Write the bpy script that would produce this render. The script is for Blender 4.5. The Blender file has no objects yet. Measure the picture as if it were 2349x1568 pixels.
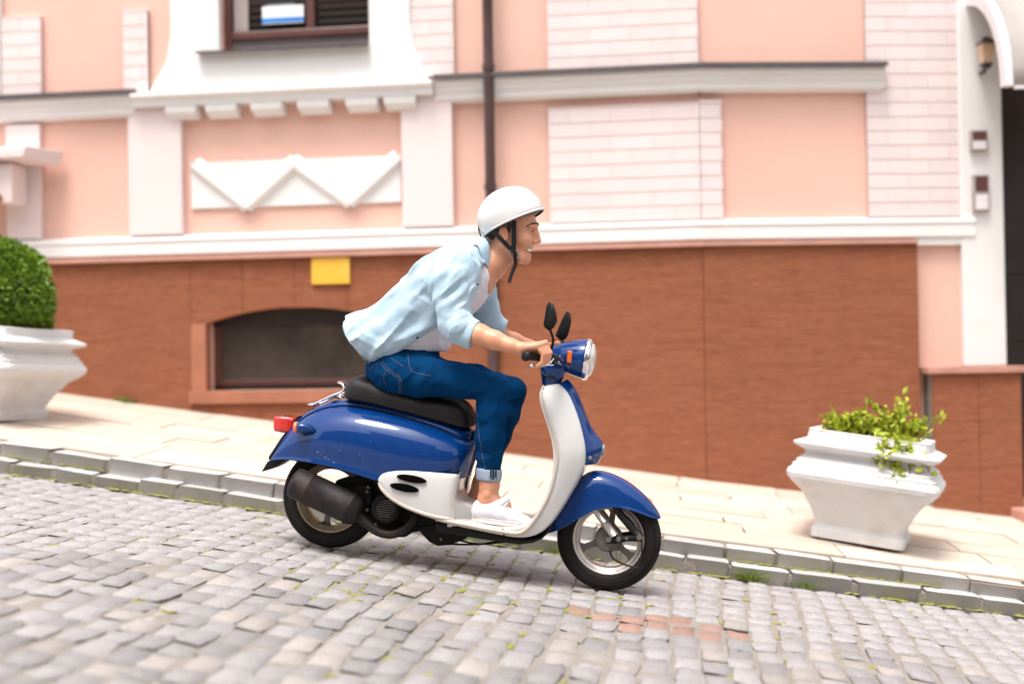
import bpy, math, random
import numpy as np
from mathutils import Vector, Matrix
from mathutils.bvhtree import BVHTree

random.seed(7)
RNG = np.random.default_rng(11)
scn = bpy.context.scene
COL = scn.collection

# ------------------------------------------------------------------ camera
F_PX, CX, CY = 3014.0, 1174.5, 784.0          # focal length and centre in plan units (2349 x 1568)
YAW, PITCH, ROLL = math.radians(7.9), math.radians(0.6), math.radians(-0.95)
CAM = np.array([0.0, 0.0, 0.9])
cam_d = bpy.data.cameras.new('camera')
cam = bpy.data.objects.new('camera', cam_d)
COL.objects.link(cam)
cam.location = CAM
MROT = Matrix.Rotation(YAW, 3, 'Z') @ Matrix.Rotation(math.pi/2 + PITCH, 3, 'X') @ Matrix.Rotation(ROLL, 3, 'Z')
cam.rotation_euler = MROT.to_euler()
cam_d.sensor_width = 36.0
cam_d.lens = 36.0*F_PX/2349.0
cam_d.clip_start = 0.05
cam_d.clip_end = 2000
cam_d.dof.use_dof = True
cam_d.dof.focus_distance = 5.35
cam_d.dof.aperture_fstop = 0.95
scn.camera = cam

# ------------------------------------------------------------------ sky, sun, exposure
SUN_EL, SUN_AZ = math.radians(69), math.radians(200)     # azimuth clockwise from +y
world = bpy.data.worlds.new('World')
scn.world = world
world.use_nodes = True
wn, wl = world.node_tree.nodes, world.node_tree.links
bg = wn['Background']
sky = wn.new('ShaderNodeTexSky')
sky.sky_type = 'NISHITA'
sky.sun_disc = False
sky.sun_elevation = SUN_EL
sky.sun_rotation = SUN_AZ
sky.air_density = 1.0
sky.dust_density = 4.0
sky.ozone_density = 1.0
hs = wn.new('ShaderNodeHueSaturation')        # thin bright overcast: the blue is washed out evenly
hs.inputs['Saturation'].default_value = 0.22
wl.new(sky.outputs[0], hs.inputs['Color'])
wl.new(hs.outputs[0], bg.inputs['Color'])
bg.inputs['Strength'].default_value = 0.15
sun_d = bpy.data.lights.new('sun', 'SUN')
sun_d.energy = 1.25
sun_d.angle = math.radians(18)
sun_d.color = (1.0, 0.95, 0.88)
sun = bpy.data.objects.new('sun', sun_d)
COL.objects.link(sun)
sdir = Vector((math.sin(SUN_AZ)*math.cos(SUN_EL), math.cos(SUN_AZ)*math.cos(SUN_EL), math.sin(SUN_EL)))
sun.rotation_euler = (-sdir).to_track_quat('-Z', 'Y').to_euler()
vs = scn.view_settings
vs.view_transform = 'Standard'
vs.look = 'None'
vs.gamma = 1.0
vs.use_curve_mapping = False
vs.exposure = 1.2

# ------------------------------------------------------------------ survey helpers
MR = np.array(MROT)
def ray(u, v):
    return MR @ np.array([(u-CX)/F_PX, -(v-CY)/F_PX, -1.0])
def atY(u, v, Y):                     # plan reading -> point on the vertical plane y = Y
    d = ray(u, v)
    return CAM + d*((Y-CAM[1])/d[1])
YS = 5.4478                           # centre plane of the scooter, parallel to the house
def E(u, v, lat=0.0):                 # side elevation of the scooter at a sideways offset (towards the viewer)
    return atY(u, v, YS-lat)
SL = 0.14046                          # street falls to the right: about 8 degrees
SANG = math.atan(SL)
G0 = -0.1239
def road_z(x): return G0-SL*x
YK = 6.27                             # kerb line
YW = 8.55                             # house front
XB = 0.05                             # where house front and kerb turn
BANG = math.radians(11)               # house front turns by this
KANG = math.radians(5)
KR = 0.13                             # kerb height
CROSS = 0.04
def walk_z(x, y): return road_z(x)+KR+CROSS*(y-YK)
def A(u, v, off=0.0):                 # house front left of the turn
    return atY(u, v, YW-off)
BD = np.array([math.cos(BANG), math.sin(BANG), 0.0]); BN = np.array([math.sin(BANG), -math.cos(BANG), 0.0])
B0 = np.array([XB, YW, 0.0])
def B(u, v, off=0.0):                 # house front right of the turn -> (distance along, z)
    d = ray(u, v); p0 = B0+BN*off
    t = np.dot(p0-CAM, BN)/np.dot(d, BN)
    p = CAM+d*t
    return np.array([np.dot(p-B0, BD), p[2]])

# ------------------------------------------------------------------ mesh helpers
ORG = {}
def tag(o, label=None, cat=None, group=None, kind=None):
    if label: o['label'] = label
    if cat: o['category'] = cat
    if group: o['group'] = group
    if kind: o['kind'] = kind
    return o
def root(name, loc, label, cat, group=None):
    o = bpy.data.objects.new(name, None)
    COL.objects.link(o)
    o.location = loc
    o.empty_display_size = 0.1
    ORG[o] = np.array(loc, float)
    return tag(o, label, cat, group)
def link_obj(name, me, parent=None):
    o = bpy.data.objects.new(name, me)
    COL.objects.link(o)
    if parent is not None:
        o.parent = parent
        ORG[o] = ORG.get(parent, np.zeros(3))
    else:
        ORG[o] = np.zeros(3)
    return o
def mk(name, verts, faces, m, parent=None, smooth=False, sub=0, solid=0.0, bevel=0.0, soff=-1.0):
    off = ORG.get(parent, np.zeros(3)) if parent is not None else np.zeros(3)
    me = bpy.data.meshes.new(name)
    V = np.asarray(verts, float)-off
    me.from_pydata(V.tolist(), [], [list(map(int, f)) for f in faces])
    me.validate(); me.update()
    o = link_obj(name, me, parent)
    me.materials.append(m)
    if smooth:
        me.polygons.foreach_set('use_smooth', [True]*len(me.polygons))
    if solid:
        md = o.modifiers.new('Solidify', 'SOLIDIFY'); md.thickness = solid; md.offset = soff
    if bevel:
        md = o.modifiers.new('Bevel', 'BEVEL'); md.width = bevel; md.segments = 2; md.limit_method = 'ANGLE'; md.angle_limit = math.radians(35)
    if sub:
        md = o.modifiers.new('Subsurf', 'SUBSURF'); md.levels = sub; md.render_levels = sub
    return o
def grid_faces(n, m, cu=False, cv=False, o=0):
    F = []
    for i in range(n if cu else n-1):
        for j in range(m if cv else m-1):
            a, b = i, (i+1) % n; c, d = j, (j+1) % m
            F.append((o+a*m+c, o+b*m+c, o+b*m+d, o+a*m+d))
    return F
def box_vf(x0, x1, y0, y1, z0, z1):
    V = [(x0,y0,z0),(x1,y0,z0),(x1,y1,z0),(x0,y1,z0),(x0,y0,z1),(x1,y0,z1),(x1,y1,z1),(x0,y1,z1)]
    Fc = [(0,3,2,1),(4,5,6,7),(0,1,5,4),(1,2,6,5),(2,3,7,6),(3,0,4,7)]
    return V, Fc
def box(name, x0, x1, y0, y1, z0, z1, m, parent=None, bevel=0.0):
    V, Fc = box_vf(min(x0,x1), max(x0,x1), min(y0,y1), max(y0,y1), min(z0,z1), max(z0,z1))
    return mk(name, V, Fc, m, parent, bevel=bevel)
def catmull(P, n=8, closed=False):
    P = [np.asarray(p, float) for p in P]
    out = []
    N = len(P)
    rng = range(N if closed else N-1)
    for i in rng:
        p0 = P[(i-1) % N] if (closed or i > 0) else 2*P[0]-P[1]
        p1 = P[i]; p2 = P[(i+1) % N]
        p3 = P[(i+2) % N] if (closed or i+2 < N) else 2*P[-1]-P[-2]
        for k in range(n):
            t = k/n
            out.append(0.5*((2*p1)+(-p0+p2)*t+(2*p0-5*p1+4*p2-p3)*t*t+(-p0+3*p1-3*p2+p3)*t**3))
    if not closed: out.append(P[-1])
    return out
def tube_vf(P, r, seg=10, closed=False, flat=None):
    P = [np.asarray(p, float) for p in P]
    N = len(P)
    rr = r if hasattr(r, '__len__') else [r]*N
    V = []
    ref = None
    for i in range(N):
        if closed: t = P[(i+1) % N]-P[(i-1) % N]
        else: t = P[min(i+1, N-1)]-P[max(i-1, 0)]
        t = t/(np.linalg.norm(t)+1e-12)
        if ref is None:
            ref = np.array([0,1,0.]) if abs(t[1]) < .9 else np.array([1.,0,0])
            if flat is not None: ref = np.asarray(flat, float)
        a = ref-t*np.dot(ref, t); a /= np.linalg.norm(a)+1e-12
        if flat is None: ref = a
        b = np.cross(t, a)
        for k in range(seg):
            an = 2*math.pi*k/seg
            ra, rb = rr[i] if isinstance(rr[i], (tuple, list)) else (rr[i], rr[i])
            V.append(P[i]+a*math.cos(an)*ra+b*math.sin(an)*rb)
    Fc = grid_faces(N, seg, closed, True)
    if not closed:
        Fc.append(tuple(range(seg))[::-1]); Fc.append(tuple(range((N-1)*seg, N*seg)))
    return V, Fc
def tube(name, P, r, m, parent=None, seg=10, n=0, closed=False, flat=None, smooth=True):
    if n: 
        if hasattr(r, '__len__'):
            idx = np.linspace(0, len(P)-1, (len(P)-1)*n+1)
            r = list(np.interp(idx, range(len(P)), r))
        P = catmull(P, n, closed)
    V, Fc = tube_vf(P, r, seg, closed, flat)
    return mk(name, V, Fc, m, parent, smooth=smooth)
def prism(name, uv, lat0, lat1, m, parent=None, bevel=0.0, smooth=False):
    n = len(uv)
    V = [E(u, v, lat1) for u, v in uv]
    V = V+[np.array([p[0], YS-lat0, p[2]]) for p in V]
    Fc = [tuple(range(n)), tuple(range(2*n-1, n-1, -1))]+[(i, i+n, (i+1) % n+n, (i+1) % n) for i in range(n)]
    o = mk(name, V, Fc, m, parent, bevel=bevel, smooth=smooth)
    return fixn(o)
def fixn(o):
    import bmesh
    bm = bmesh.new(); bm.from_mesh(o.data)
    bmesh.ops.recalc_face_normals(bm, faces=bm.faces[:])
    bm.to_mesh(o.data); bm.free()
    return o
def lathe_vf(c, axis, prof, seg=48, up=None):
    """prof = [(along, radius)...] closed surface of revolution about axis through c"""
    ax = np.asarray(axis, float); ax /= np.linalg.norm(ax)
    r = np.array([0,0,1.]) if abs(ax[2]) < .9 else np.array([1.,0,0])
    a = r-ax*np.dot(r, ax); a /= np.linalg.norm(a); b = np.cross(ax, a)
    V = []
    for k in range(seg):
        an = 2*math.pi*k/seg
        d = a*math.cos(an)+b*math.sin(an)
        for s, q in prof: V.append(np.asarray(c)+ax*s+d*q)
    return V, seg, len(prof)
def lathe(name, c, axis, prof, m, parent=None, seg=48, closedprof=False, smooth=True, bevel=0):
    V, n, k = lathe_vf(c, axis, prof, seg)
    o = mk(name, V, grid_faces(n, k, True, closedprof), m, parent, smooth=smooth, bevel=bevel)
    return fixn(o)
def mirror_lat(P):                    # mirror a point to the far side of the scooter
    return np.array([P[0], 2*YS-P[1], P[2]])

# ------------------------------------------------------------------ material helpers
def mat(name, col, rough=0.6, var=0.0, vscale=6.0, vcol=None, bump=0.0, bscale=60.0, stretch=(1,1,1), metal=0.0, coat=0.0,
        rnd=0.0, dirt=None, dscale=3.0, damt=0.0, spec=0.5, sheen=0.0, sss=0.0, fine=0.0, trans=0.0):
    m = bpy.data.materials.new(name); m.use_nodes = True
    nt = m.node_tree; N = nt.nodes; L = nt.links
    b = N['Principled BSDF']
    b.inputs['Roughness'].default_value = rough
    b.inputs['Metallic'].default_value = metal
    b.inputs['Coat Weight'].default_value = coat
    b.inputs['Coat Roughness'].default_value = 0.04
    b.inputs['Specular IOR Level'].default_value = spec
    if sheen:
        b.inputs['Sheen Weight'].default_value = sheen
    if sss:
        b.inputs['Subsurface Weight'].default_value = sss
        b.inputs['Subsurface Radius'].default_value = (0.012, 0.005, 0.003)
        b.inputs['Subsurface Scale'].default_value = 1.0
    if trans:
        b.inputs['Transmission Weight'].default_value = trans
    tc = N.new('ShaderNodeTexCoord'); mp = N.new('ShaderNodeMapping')
    mp.inputs['Scale'].default_value = stretch
    L.new(tc.outputs['Object'], mp.inputs['Vector'])
    vec = mp.outputs[0]
    oi = N.new('ShaderNodeObjectInfo')
    add = N.new('ShaderNodeVectorMath'); add.operation = 'ADD'
    if rnd:
        sc = N.new('ShaderNodeVectorMath'); sc.operation = 'SCALE'
        cx = N.new('ShaderNodeCombineXYZ')
        for i in range(3): L.new(oi.outputs['Random'], cx.inputs[i])
        L.new(cx.outputs[0], sc.inputs[0]); sc.inputs['Scale'].default_value = 37.0
        L.new(vec, add.inputs[0]); L.new(sc.outputs[0], add.inputs[1]); vec = add.outputs[0]
    cur = None
    def mix(fac, a, bcol):
        x = N.new('ShaderNodeMix'); x.data_type = 'RGBA'; x.blend_type = 'MIX'
        if isinstance(fac, float): x.inputs[0].default_value = fac
        else: L.new(fac, x.inputs[0])
        for s, v in ((6, a), (7, bcol)):
            if isinstance(v, tuple): x.inputs[s].default_value = v+(1,) if len(v) == 3 else v
            else: L.new(v, x.inputs[s])
        return x.outputs[2]
    def noise(scale, detail=6, ro=0.6):
        n = N.new('ShaderNodeTexNoise'); n.inputs['Scale'].default_value = scale
        n.inputs['Detail'].default_value = detail; n.inputs['Roughness'].default_value = ro
        L.new(vec, n.inputs['Vector']); return n.outputs[0]
    def ramp(inp, lo, hi):
        r = N.new('ShaderNodeMapRange'); r.inputs['From Min'].default_value = lo; r.inputs['From Max'].default_value = hi
        L.new(inp, r.inputs['Value']); return r.outputs[0]
    cur = tuple(col)
    if var:
        vc = vcol if vcol else tuple(c*(1-var) for c in col)
        cur = mix(ramp(noise(vscale), .35, .68), cur, tuple(vc))
    if fine:
        cur = mix(ramp(noise(bscale*1.3, 3), .3, .75), cur, tuple(c*(1-fine) for c in col))
    if rnd:
        h = N.new('ShaderNodeHueSaturation')
        r1 = N.new('ShaderNodeMapRange'); r1.inputs['To Min'].default_value = 1-rnd; r1.inputs['To Max'].default_value = 1+rnd
        L.new(oi.outputs['Random'], r1.inputs['Value'])
        L.new(r1.outputs[0], h.inputs['Value'])
        if isinstance(cur, tuple): h.inputs['Color'].default_value = cur+(1,)
        else: L.new(cur, h.inputs['Color'])
        cur = h.outputs[0]
    if damt:
        f = ramp(noise(dscale, 8, .65), .52, .75)
        mm = N.new('ShaderNodeMath'); mm.operation = 'MULTIPLY'; mm.inputs[1].default_value = damt
        L.new(f, mm.inputs[0])
        cur = mix(mm.outputs[0], cur, tuple(dirt))
    if isinstance(cur, tuple): b.inputs['Base Color'].default_value = cur+(1,)
    else: L.new(cur, b.inputs['Base Color'])
    if bump:
        bp = N.new('ShaderNodeBump'); bp.inputs['Strength'].default_value = 1.0; bp.inputs['Distance'].default_value = bump
        L.new(noise(bscale, 5), bp.inputs['Height']); L.new(bp.outputs[0], b.inputs['Normal'])
    return m

M = {}
M['coral'] = mat('coral plaster', (.79,.485,.395), .85, .12, 1.1, dirt=(.70,.42,.34), dscale=2.3, damt=.4, bump=.0012, bscale=160, fine=.06)
M['pale'] = mat('pale pink brick', (.765,.645,.63), .8, .06, 5, bump=.0016, bscale=120, rnd=.035, fine=.05)
M['joint'] = mat('pink mortar', (.68,.52,.49), .9, .1, 9, bump=.001, bscale=200)
M['pilaster'] = mat('pale pink plaster', (.765,.65,.635), .85, .06, 2, bump=.001, bscale=150, fine=.04)
M['white'] = mat('white plaster', (.76,.745,.73), .8, .05, 3, bump=.0012, bscale=140, fine=.04, dirt=(.6,.54,.48), dscale=2.2, damt=.25)
M['plinth'] = mat('split brown red stone', (.49,.185,.097), .9, .75, 4.0, vcol=(.33,.110,.058), bump=.009, bscale=15, stretch=(.9,2,24), fine=.6, spec=.15,
                  dirt=(.13,.055,.036), dscale=6.5, damt=.85)
M['plinth_smooth'] = mat('smooth brown red stone', (.40,.15,.082), .75, .25, 4, bump=.001, bscale=120, rnd=.05)
M['cap'] = mat('pinkish sandstone cap', (.50,.25,.19), .75, .2, 5, bump=.001, bscale=120, rnd=.05)
M['dark_metal'] = mat('dark brown sheet metal', (.060,.042,.042), .45, .3, 5, bump=.0005, bscale=30)
M['pipe'] = mat('brown painted downpipe', (.075,.036,.034), .4, .3, 6)
M['winframe'] = mat('red brown window frame', (.11,.040,.032), .35, .2, 8)
M['glass_dark'] = mat('dark window glass', (.012,.010,.007), .06, .4, 2, spec=.6)
M['glass_grey'] = mat('dusty basement glass', (.075,.058,.048), .25, .5, 2.5, spec=.4, dirt=(.15,.125,.105), dscale=1.5, damt=.6)
M['poster_white'] = mat('white paper', (.82,.82,.85), .6)
M['poster_blue'] = mat('blue print', (.0,.30,.72), .6, .3, 8, vcol=(0,.16,.55))
M['poster_line'] = mat('grey blue print', (.40,.52,.66), .6)
M['yellow'] = mat('yellow enamel', (.76,.41,.030), .45, .2, 5, vcol=(.76,.47,.08))
M['door'] = mat('dark brown door', (.022,.012,.010), .4, .4, 6)
M['awning'] = mat('grey polycarbonate', (.42,.37,.34), .5, .15, 4)
M['lilac_white'] = mat('painted white metal', (.74,.70,.71), .5, .1, 6)
M['box_grey'] = mat('grey plastic', (.36,.30,.29), .6, .1, 6)
M['lamp_glass'] = mat('amber lantern glass', (.62,.43,.28), .3, .2, 10)
M['slab'] = mat('cream paving stone', (.60,.51,.43), .8, .5, 3.0, vcol=(.55,.435,.34), bump=.002, bscale=60, stretch=(1,2.2,1), rnd=.13, fine=.15, dirt=(.44,.31,.21), dscale=4, damt=.55)
M['bed'] = mat('sandy joint bed', (.40,.31,.23), .95, .4, 8, bump=.003, bscale=90)
M['kerbstone'] = mat('grey granite', (.52,.50,.485), .75, .3, 7, vcol=(.54,.51,.49), bump=.003, bscale=45, rnd=.14, fine=.22, dirt=(.36,.30,.24), dscale=5, damt=.5)
M['sett'] = mat('grey lilac granite sett', (.345,.320,.322), .62, .4, 8, vcol=(.41,.385,.375), bump=.004, bscale=38, rnd=.20, fine=.28, dirt=(.20,.155,.12), dscale=6, damt=.6)
M['sett_pale'] = mat('pale beige granite sett', (.42,.375,.345), .65, .4, 8, vcol=(.36,.32,.295), bump=.004, bscale=38, rnd=.14, fine=.25, dirt=(.28,.20,.14), dscale=6, damt=.5)
M['sett_red'] = mat('rusty red sett', (.37,.205,.155), .7, .5, 9, vcol=(.38,.29,.25), bump=.004, bscale=38, rnd=.14, fine=.25)
M['soil'] = mat('sandy joint soil', (.22,.19,.16), .95, .5, 9, vcol=(.28,.245,.215), bump=.006, bscale=70)
M['moss'] = mat('yellow green moss', (.26,.235,.05), .9, .5, 25, vcol=(.17,.18,.03), rnd=.2)
M['grass'] = mat('grass blades', (.17,.26,.02), .55, .4, 12, vcol=(.25,.30,.03))
M['concrete'] = mat('whitewashed concrete', (.70,.685,.68), .8, .12, 3, bump=.003, bscale=55, fine=.1, dirt=(.44,.37,.30), dscale=3.0, damt=.55)
M['earth'] = mat('planter soil', (.05,.035,.025), .95, .3, 20, bump=.01, bscale=30)
M['bush'] = mat('clipped bush leaves', (.115,.215,.010), .5, .55, 9, vcol=(.20,.30,.014))
M['bush_in'] = mat('dark bush core', (.030,.055,.006), .8, .5, 30)
M['leaf'] = mat('yellow green leaves', (.30,.40,.02), .5, .5, 14, vcol=(.42,.40,.025))
M['twig'] = mat('brown twig', (.12,.07,.04), .8)
# scooter
M['blue'] = mat('deep blue paint', (.0002,.031,.155), .45, .0, coat=.9, spec=.04, dirt=(.02,.06,.27), dscale=9, damt=.12)
M['cream'] = mat('ivory bodywork', (.61,.595,.58), .32, .06, 4, coat=.5, dirt=(.50,.42,.33), dscale=7, damt=.35)
M['edge'] = mat('scuffed ivory edge', (.56,.50,.44), .55, .35, 14, vcol=(.50,.40,.30), fine=.2, bscale=60)
M['black_pl'] = mat('black plastic', (.006,.0055,.006), .5, .3, 10, spec=.3)
M['vent_shade'] = mat('black vent shade', (.004,.0035,.0035), 1.0, spec=0.0)
M['vinyl'] = mat('black vinyl', (.010,.0075,.0075), .45, .2, 6, spec=.35, bump=.0012, bscale=190)
M['tyre'] = mat('tyre rubber', (.010,.0085,.008), .8, .25, 12, spec=.2, vcol=(.017,.014,.013), bump=.0006, bscale=120)
M['alu'] = mat('cast aluminium', (.55,.50,.46), .38, .25, 12, metal=.75)
M['alu_gold'] = mat('dusty bronze rim', (.40,.32,.21), .45, .3, 12, metal=.6)
M['alu_dark'] = mat('grimy metal', (.17,.15,.135), .55, .4, 20, metal=.4)
M['chrome'] = mat('chrome', (.80,.80,.82), .12, metal=1.0)
M['muffler'] = mat('sooty exhaust', (.013,.010,.011), .6, spec=.3, var=.3, vscale=9, bump=.0008, bscale=60, dirt=(.12,.058,.03), dscale=7, damt=.55)
M['engine'] = mat('engine black', (.006,.005,.0045), .7, .4, 20, spec=.25, bump=.001, bscale=60)
M['red_lens'] = mat('red lens', (.62,.012,.010), .12, .25, 30, coat=1.0)
M['orange_lens'] = mat('orange lens', (.85,.16,.012), .15, .2, 30, coat=1.0)
M['lamp_lens'] = mat('clear headlamp lens', (.72,.68,.62), .10, .2, 40, coat=1.0)
M['mirror'] = mat('mirror glass', (.55,.55,.58), .05, metal=1.0)
# rider
M['skin'] = mat('skin', (.64,.320,.195), .42, .35, 16, vcol=(.62,.265,.155), bump=.0004, bscale=250, sss=.25)
M['denim_light'] = mat('washed light denim', (.33,.485,.60), .85, .30, 8, vcol=(.55,.66,.735), bump=.0008, bscale=420, fine=.10, sheen=.2)
M['denim'] = mat('blue denim', (.0015,.046,.142), .9, .6, 7, vcol=(.0008,.024,.078), bump=.0008, bscale=420, fine=.18, spec=.05)
M['denim_in'] = mat('turned up denim', (.36,.43,.56), .85, .4, 40, bump=.0006, bscale=400, fine=.2)
M['stitch'] = mat('tan thread', (.16,.13,.13), .8)
M['tee'] = mat('white cotton', (.76,.71,.77), .9, .08, 8, bump=.0006, bscale=300, sheen=.2)
M['canvas'] = mat('white canvas', (.68,.66,.70), .85, .06, 8, bump=.0006, bscale=380)
M['rubber_white'] = mat('off white rubber', (.74,.71,.66), .6, .15, 12)
M['pinkline'] = mat('faded pink line', (.62,.46,.50), .6)
M['helmet'] = mat('pearl white shell', (.68,.675,.665), .22, .05, 4, coat=.8)
M['rimtrim'] = mat('grey rim trim', (.62,.62,.64), .35)
M['strap'] = mat('black webbing', (.010,.009,.010), .8, .2, 30, bump=.0004, bscale=300)
M['hair'] = mat('dark brown hair', (.022,.013,.009), .6, .3, 60)
M['eye_white'] = mat('eye white', (.70,.66,.62), .2)
M['iris'] = mat('dark iris', (.02,.012,.008), .1)
M['teeth'] = mat('teeth', (.78,.72,.62), .3)
M['lip'] = mat('lips', (.50,.17,.135), .4)
M['steel'] = mat('dull steel', (.45,.44,.43), .35, .2, 20, metal=.8)

# ================================================================== ground, road, kerb, pavement
def slope_sheet(name, xs, ys, zf, m):
    V = [(x, y, zf(x, y)) for y in ys for x in xs]
    o = mk(name, V, grid_faces(len(ys), len(xs)), m)
    return tag(o, kind='structure')
gnd = slope_sheet('ground', [-200,-40,-8,0,6,40,200], [-200,-40,-6,0,8,40,200], lambda x, y: road_z(x)-0.075, M['soil'])
road = slope_sheet('road', [-7,-4,-1,2,5], [-3,0,3,5,6.2], lambda x, y: road_z(x)-0.010, M['soil'])
def kerb_y(x): return YK+(max(0, x-XB+0.15))*math.tan(KANG)

def cobble_mesh(name, lx, ly, h, rnd, seed, n=5):
    rg = np.random.default_rng(seed)
    V = []; 
    hx, hy = lx/2, ly/2
    ts = np.array([-1,-.84,0,.84,1]) if n == 5 else np.linspace(-1, 1, n)
    skew = rg.normal(0, .05, 4)
    for j, ty in enumerate(ts):
        for i, tx in enumerate(ts):
            ex = max(abs(tx), abs(ty))
            x = tx*hx*(1+skew[0]*ty)*(1 if abs(ty) < .99 else .96); y = ty*hy*(1+skew[1]*tx)*(1 if abs(tx) < .99 else .96)
            z = -rnd*(1.0 if ex > .99 else (.16 if ex > .8 else 0))+rg.normal(0, rnd*.16)+skew[2]*tx*hx*.5+skew[3]*ty*hy*.5
            V.append((x, y, z))
    k = len(ts)
    Fc = grid_faces(k, k)
    ring = [j for j in range(k)]+[j*k+k-1 for j in range(1, k)]+[(k-1)*k+j for j in range(k-2, -1, -1)]+[j*k for j in range(k-2, 0, -1)]
    b0 = len(V)
    for r in ring: V.append((V[r][0]*1.0, V[r][1]*1.0, -h))
    nR = len(ring)
    for a in range(nR):
        c = (a+1) % nR
        Fc.append((ring[a], b0+a, b0+c, ring[c]))
    me = bpy.data.meshes.new(name)
    me.from_pydata(V, [], Fc); me.update()
    me.polygons.foreach_set('use_smooth', [True]*len(me.polygons))
    return me
def proj(p):
    q = MR.T @ (np.asarray(p)-CAM)
    return CX-F_PX*q[0]/q[2], CY+F_PX*q[1]/q[2]
def in_view(p, mg=70):
    u, v = proj(p)
    return -mg < u < 2349+mg and -mg < v < 1568+mg
RY = Matrix.Rotation(SANG, 4, 'Y')
sett_var = []
for s in range(14):
    sett_var.append(cobble_mesh('sett', 1, 1, .35, .085, 100+s))
setts_in, setts_out = [], []
SX, SYL = 0.102, 0.155
nx0, nx1 = int(-5.6/SX), int(3.4/SX)
for i in range(nx0, nx1):
    off = (i % 2)*0.5+random.uniform(-.12, .12)
    j = 0
    y = 1.6+off*SYL
    while True:
        ly = SYL*random.uniform(.78, 1.18)
        yc = y+ly/2
        x = (i+.5)*SX+random.gauss(0, .005)+0.018*math.sin(yc*2.1+i*.35)
        lim = kerb_y(x)-0.125
        if y > lim-.05: break
        if y+ly > lim: ly = lim-y; yc = y+ly/2
        y += ly
        if ly < .05: continue
        p = np.array([x, yc, road_z(x)])
        rec = (p, SX-.011, ly-.011)
        (setts_in if in_view(p, 40) else setts_out).append(rec)
setts_in.sort(key=lambda r: np.linalg.norm(r[0]-CAM))
print('setts in view', len(setts_in), 'out', len(setts_out))
redc = E(1500, 1428, .35)
def sett_mat(p):
    # a reddish patch of stones near the front wheel, a few pale stones elsewhere
    u, v = proj(p)
    if ((p[0]-redp[0])/.34)**2+((p[1]-redp[1])/.17)**2 < (.35+random.random()): return M['sett_red']
    if random.random() < .16: return M['sett_pale']
    return M['sett']
def on_road(u, v):
    d = ray(u, v); t = (G0-CAM[2])/(d[2]+SL*d[0]); return CAM+d*t
redp = on_road(1500, 1428)
for idx, (p, lx, ly) in enumerate(setts_in[:300]):
    m = sett_mat(p)
    key = random.choice(sett_var)
    o = link_obj('sett', key, road)
    if not key.materials: key.materials.append(M['sett'])
    o.material_slots[0].link = 'OBJECT'; o.material_slots[0].material = m
    R4 = Matrix.Translation(p+np.array([0, 0, random.gauss(0, .0035)])) @ RY @ Matrix.Rotation(random.gauss(0, .025), 4, 'Z')
    R4 = R4 @ Matrix.Rotation(random.choice((0, math.pi)), 4, 'Z') @ Matrix.Diagonal((lx, ly, .13, 1))
    o.matrix_local = R4
rest_n = 0
VV, FF = [], []
for p, lx, ly in setts_in[300:]+[r for r in setts_out if r[0][1] > 2.2 and -5.2 < r[0][0] < 3.2]:
    me = random.choice(sett_var)
    T = Matrix.Translation(p) @ RY @ Matrix.Diagonal((lx, ly, .13, 1))
    b0 = len(VV)
    for v in me.vertices: VV.append(tuple(T @ v.co))
    for f in me.polygons: FF.append([b0+i for i in f.vertices])
if VV:
    o = mk('setts', VV, FF, M['sett'], road, smooth=True); o['kind'] = 'stuff'

# kerb: two stepped courses of granite blocks
kerb = bpy.data.meshes.new('kerb')
kv, kf = [], []
xs = [-6, XB-.15, 4]
for x in xs:
    y = kerb_y(x); z = road_z(x)
    for yy, zz in ((y-.105, z-.05), (y-.105, z+.045), (y+.012, z+.045), (y+.012, z+.115), (y+.3, z+.115), (y+.3, z-.05)): kv.append((x, yy, zz))
kerb = mk('kerb', kv, grid_faces(3, 6), M['soil']); fixn(kerb); tag(kerb, kind='structure')
kmesh = [cobble_mesh('kerb_stone', 1, 1, .9, .03, 300+s) for s in range(8)]
def kstone(x, y, z, lx, ly, h, ang):
    me = random.choice(kmesh)
    o = link_obj('kerb_stone', me, kerb)
    if not me.materials: me.materials.append(M['kerbstone'])
    o.matrix_local = Matrix.Translation((x, y, z)) @ RY @ Matrix.Rotation(ang+random.gauss(0, .012), 4, 'Z') @ Matrix.Diagonal((lx, ly, h, 1))
for course in (0, 1):
    x = -5.9
    while x < 3.8:
        L_ = random.uniform(.20, .34)
        xc = x+L_/2; yk = kerb_y(xc); ang = KANG if xc > XB else 0
        if course == 0:
            kstone(xc, yk+.062, road_z(xc)+KR-.004+random.gauss(0, .003), L_-.012, .13, .1, ang)
        else:
            kstone(xc, yk-.055, road_z(xc)+.064+random.gauss(0, .005), L_-.014, .112, .15, ang)
        x += L_*math.cos(SANG)

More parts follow.
